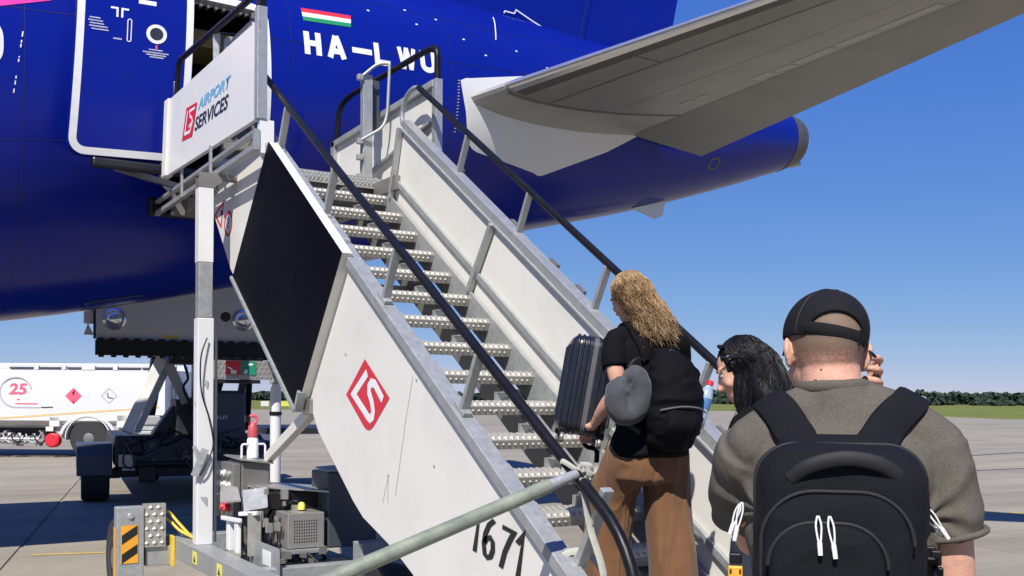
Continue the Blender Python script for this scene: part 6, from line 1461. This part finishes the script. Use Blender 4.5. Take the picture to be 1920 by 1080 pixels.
mb = MB(); mb.tube(smooth_path([(.02, .02, -H_ - .01), (.05, .03, -H_ - .05), (.10, .02, -H_ - .06), (.11, .0, -H_ - .12)], 6), .012, 8, ry=.004); sadd(mb, 'carry_strap', 'black')
# ================= woman with black hair at the foot of the steps
W2 = (2.80, 2.76, .265); VX = xform(W2, 4)
w2 = thing('person', 'woman with straight black hair and raised sunglasses, half hidden by the man in the cap', 'person', W2)
mb = MB()
vq, vR = head(mb, (-.045, .085, 1.455), pitch=.45, yaw=R(40), s=.97, ears=False)
limb(mb, [(.02, .0, 1.27), (.015, .02, 1.34), (-.01, .055, 1.40)], [.055, .048, .047], side=(1, 0, 0))
limb(mb, [(.03, 0, .80), (.03, 0, .95), (.03, 0, 1.1), (.025, 0, 1.22), (.02, .0, 1.29)], [.15, .125, .135, .14, .09], [.11, .09, .095, .09, .06], side=(1, 0, 0), n=26)
for sx in (-1, 1):
    limb(mb, [(.02, .01, 1.31), (.025 + sx * .08, .0, 1.28), (.03 + sx * .15, .0, 1.25)], [.038, .038, .042])
    limb(mb, [(.03 + sx * .155, 0, 1.24), (.03 + sx * .14, -.01, 1.08), (.03 + sx * .10, .06, .95)], [.042, .038, .034]); limb(mb, [(.03 + sx * .10, .06, .95), (.10 + sx * .04, .24, .95)], [.033, .022])
    limb(mb, [(.10 + sx * .04, .24, .95), (.10 + sx * .04, .30, .955)], [.028, .026], [.016, .015])
    for k in range(4): limb(mb, [(.10 + sx * .04, .30, .98 - .015 * k), (.10 + sx * .03, .33, .98 - .015 * k), (.10 + sx * .02, .325, .975 - .015 * k)], [.008, .0075, .007], n=10)
    limb(mb, [(.10 + sx * .045, .26, .965), (.10 + sx * .03, .285, 1.0)], [.010, .008], n=10)
    limb(mb, [(.03 + sx * .085, 0, .82), (.03 + sx * .095, .03, .45), (.03 + sx * .095, 0, .08)], [.085, .055, .038]); limb(mb, [(.03 + sx * .095, -.02, .035), (.03 + sx * .10, .12, .03)], [.034, .03])
organic('body', mb, .006, 'skin_woman', w2, VX, smooth=4)
eyes(vq, vR, .97, w2, VX)
mb = MB(); limb(mb, [(.03, 0, .84), (.03, 0, .95), (.03, 0, 1.1), (.025, 0, 1.22), (.02, .0, 1.29)], [.165, .145, .15, .152, .095], [.125, .105, .108, .102, .07], side=(1, 0, 0), n=26, capz=.2)
for sx in (-1, 1): limb(mb, [(.02, .0, 1.29), (.03 + sx * .15, .0, 1.25), (.03 + sx * .165, .015, 1.14)], [.045, .052, .052], n=20, capz=.1)
organic('top', mb, .008, 'tee_black', w2, VX, smooth=5, disp=folds(.004))
mb = MB(); limb(mb, [(.03, 0, .74), (.03, 0, .86)], [.16, .155], [.125, .12], side=(1, 0, 0), n=24)
for sx in (-1, 1): limb(mb, [(.03 + sx * .085, 0, .82), (.03 + sx * .095, .03, .45), (.03 + sx * .095, 0, .06)], [.095, .068, .055], n=20, capz=.1)
organic('trousers', mb, .009, 'jeans', w2, VX, smooth=5, disp=folds(.005))
hair(vq, vR, .98, VX, w2, 'hair_black', [(-.07, -.03, 1.22), (.0, -.10, 1.18), (.06, -.09, 1.18), (.09, -.02, 1.20), (.02, -.11, 1.22), (-.10, .02, 1.27), (-.08, .04, 1.30)], 1600, .0008, 9, .0027,
     [([(-.015, .04, 1.47), (.0, -.02, 1.38), (.015, -.06, 1.28), (.02, -.07, 1.20)], [.086, .098, .095, .07], [.08, .07, .05, .03]), ([(-.088, .045, 1.46), (-.098, .04, 1.38), (-.092, .03, 1.28)], [.02, .026, .02], [.035, .035, .025])])
mb = MB(); n = 13
mb.tube([vq(.098 * math.cos(R(180 * k / (n - 1))), .035 + .02 * math.sin(R(180 * k / (n - 1))), .045 + .095 * math.sin(R(180 * k / (n - 1))) * .85) for k in range(n)], .004, 8)
sg_ = MB()
for sx in (-1, 1):
    sg_.tube([vq(sx * .09, .05, .075), vq(sx * .096, -.03, .035)], .0035, 6); ell(sg_, vq(sx * .036, .034, .112), .028, .009, .016, vR @ Matrix.Rotation(-.8, 3, 'X'), 12)
sg_.tube([vq(-.02, .038, .118), vq(.02, .038, .118)], .003, 6)
me = sg_.mesh('sunglasses', 50); me.transform(VX); so_ = link('sunglasses', me, 'frame_black', w2)
mb = MB(); ell(mb, vq(-.094, .025, .066), .003, .006, .0025, vR, 8); me = mb.mesh('hinge_glint', 50); me.transform(VX); link('hinge', me, 'polished', so_)
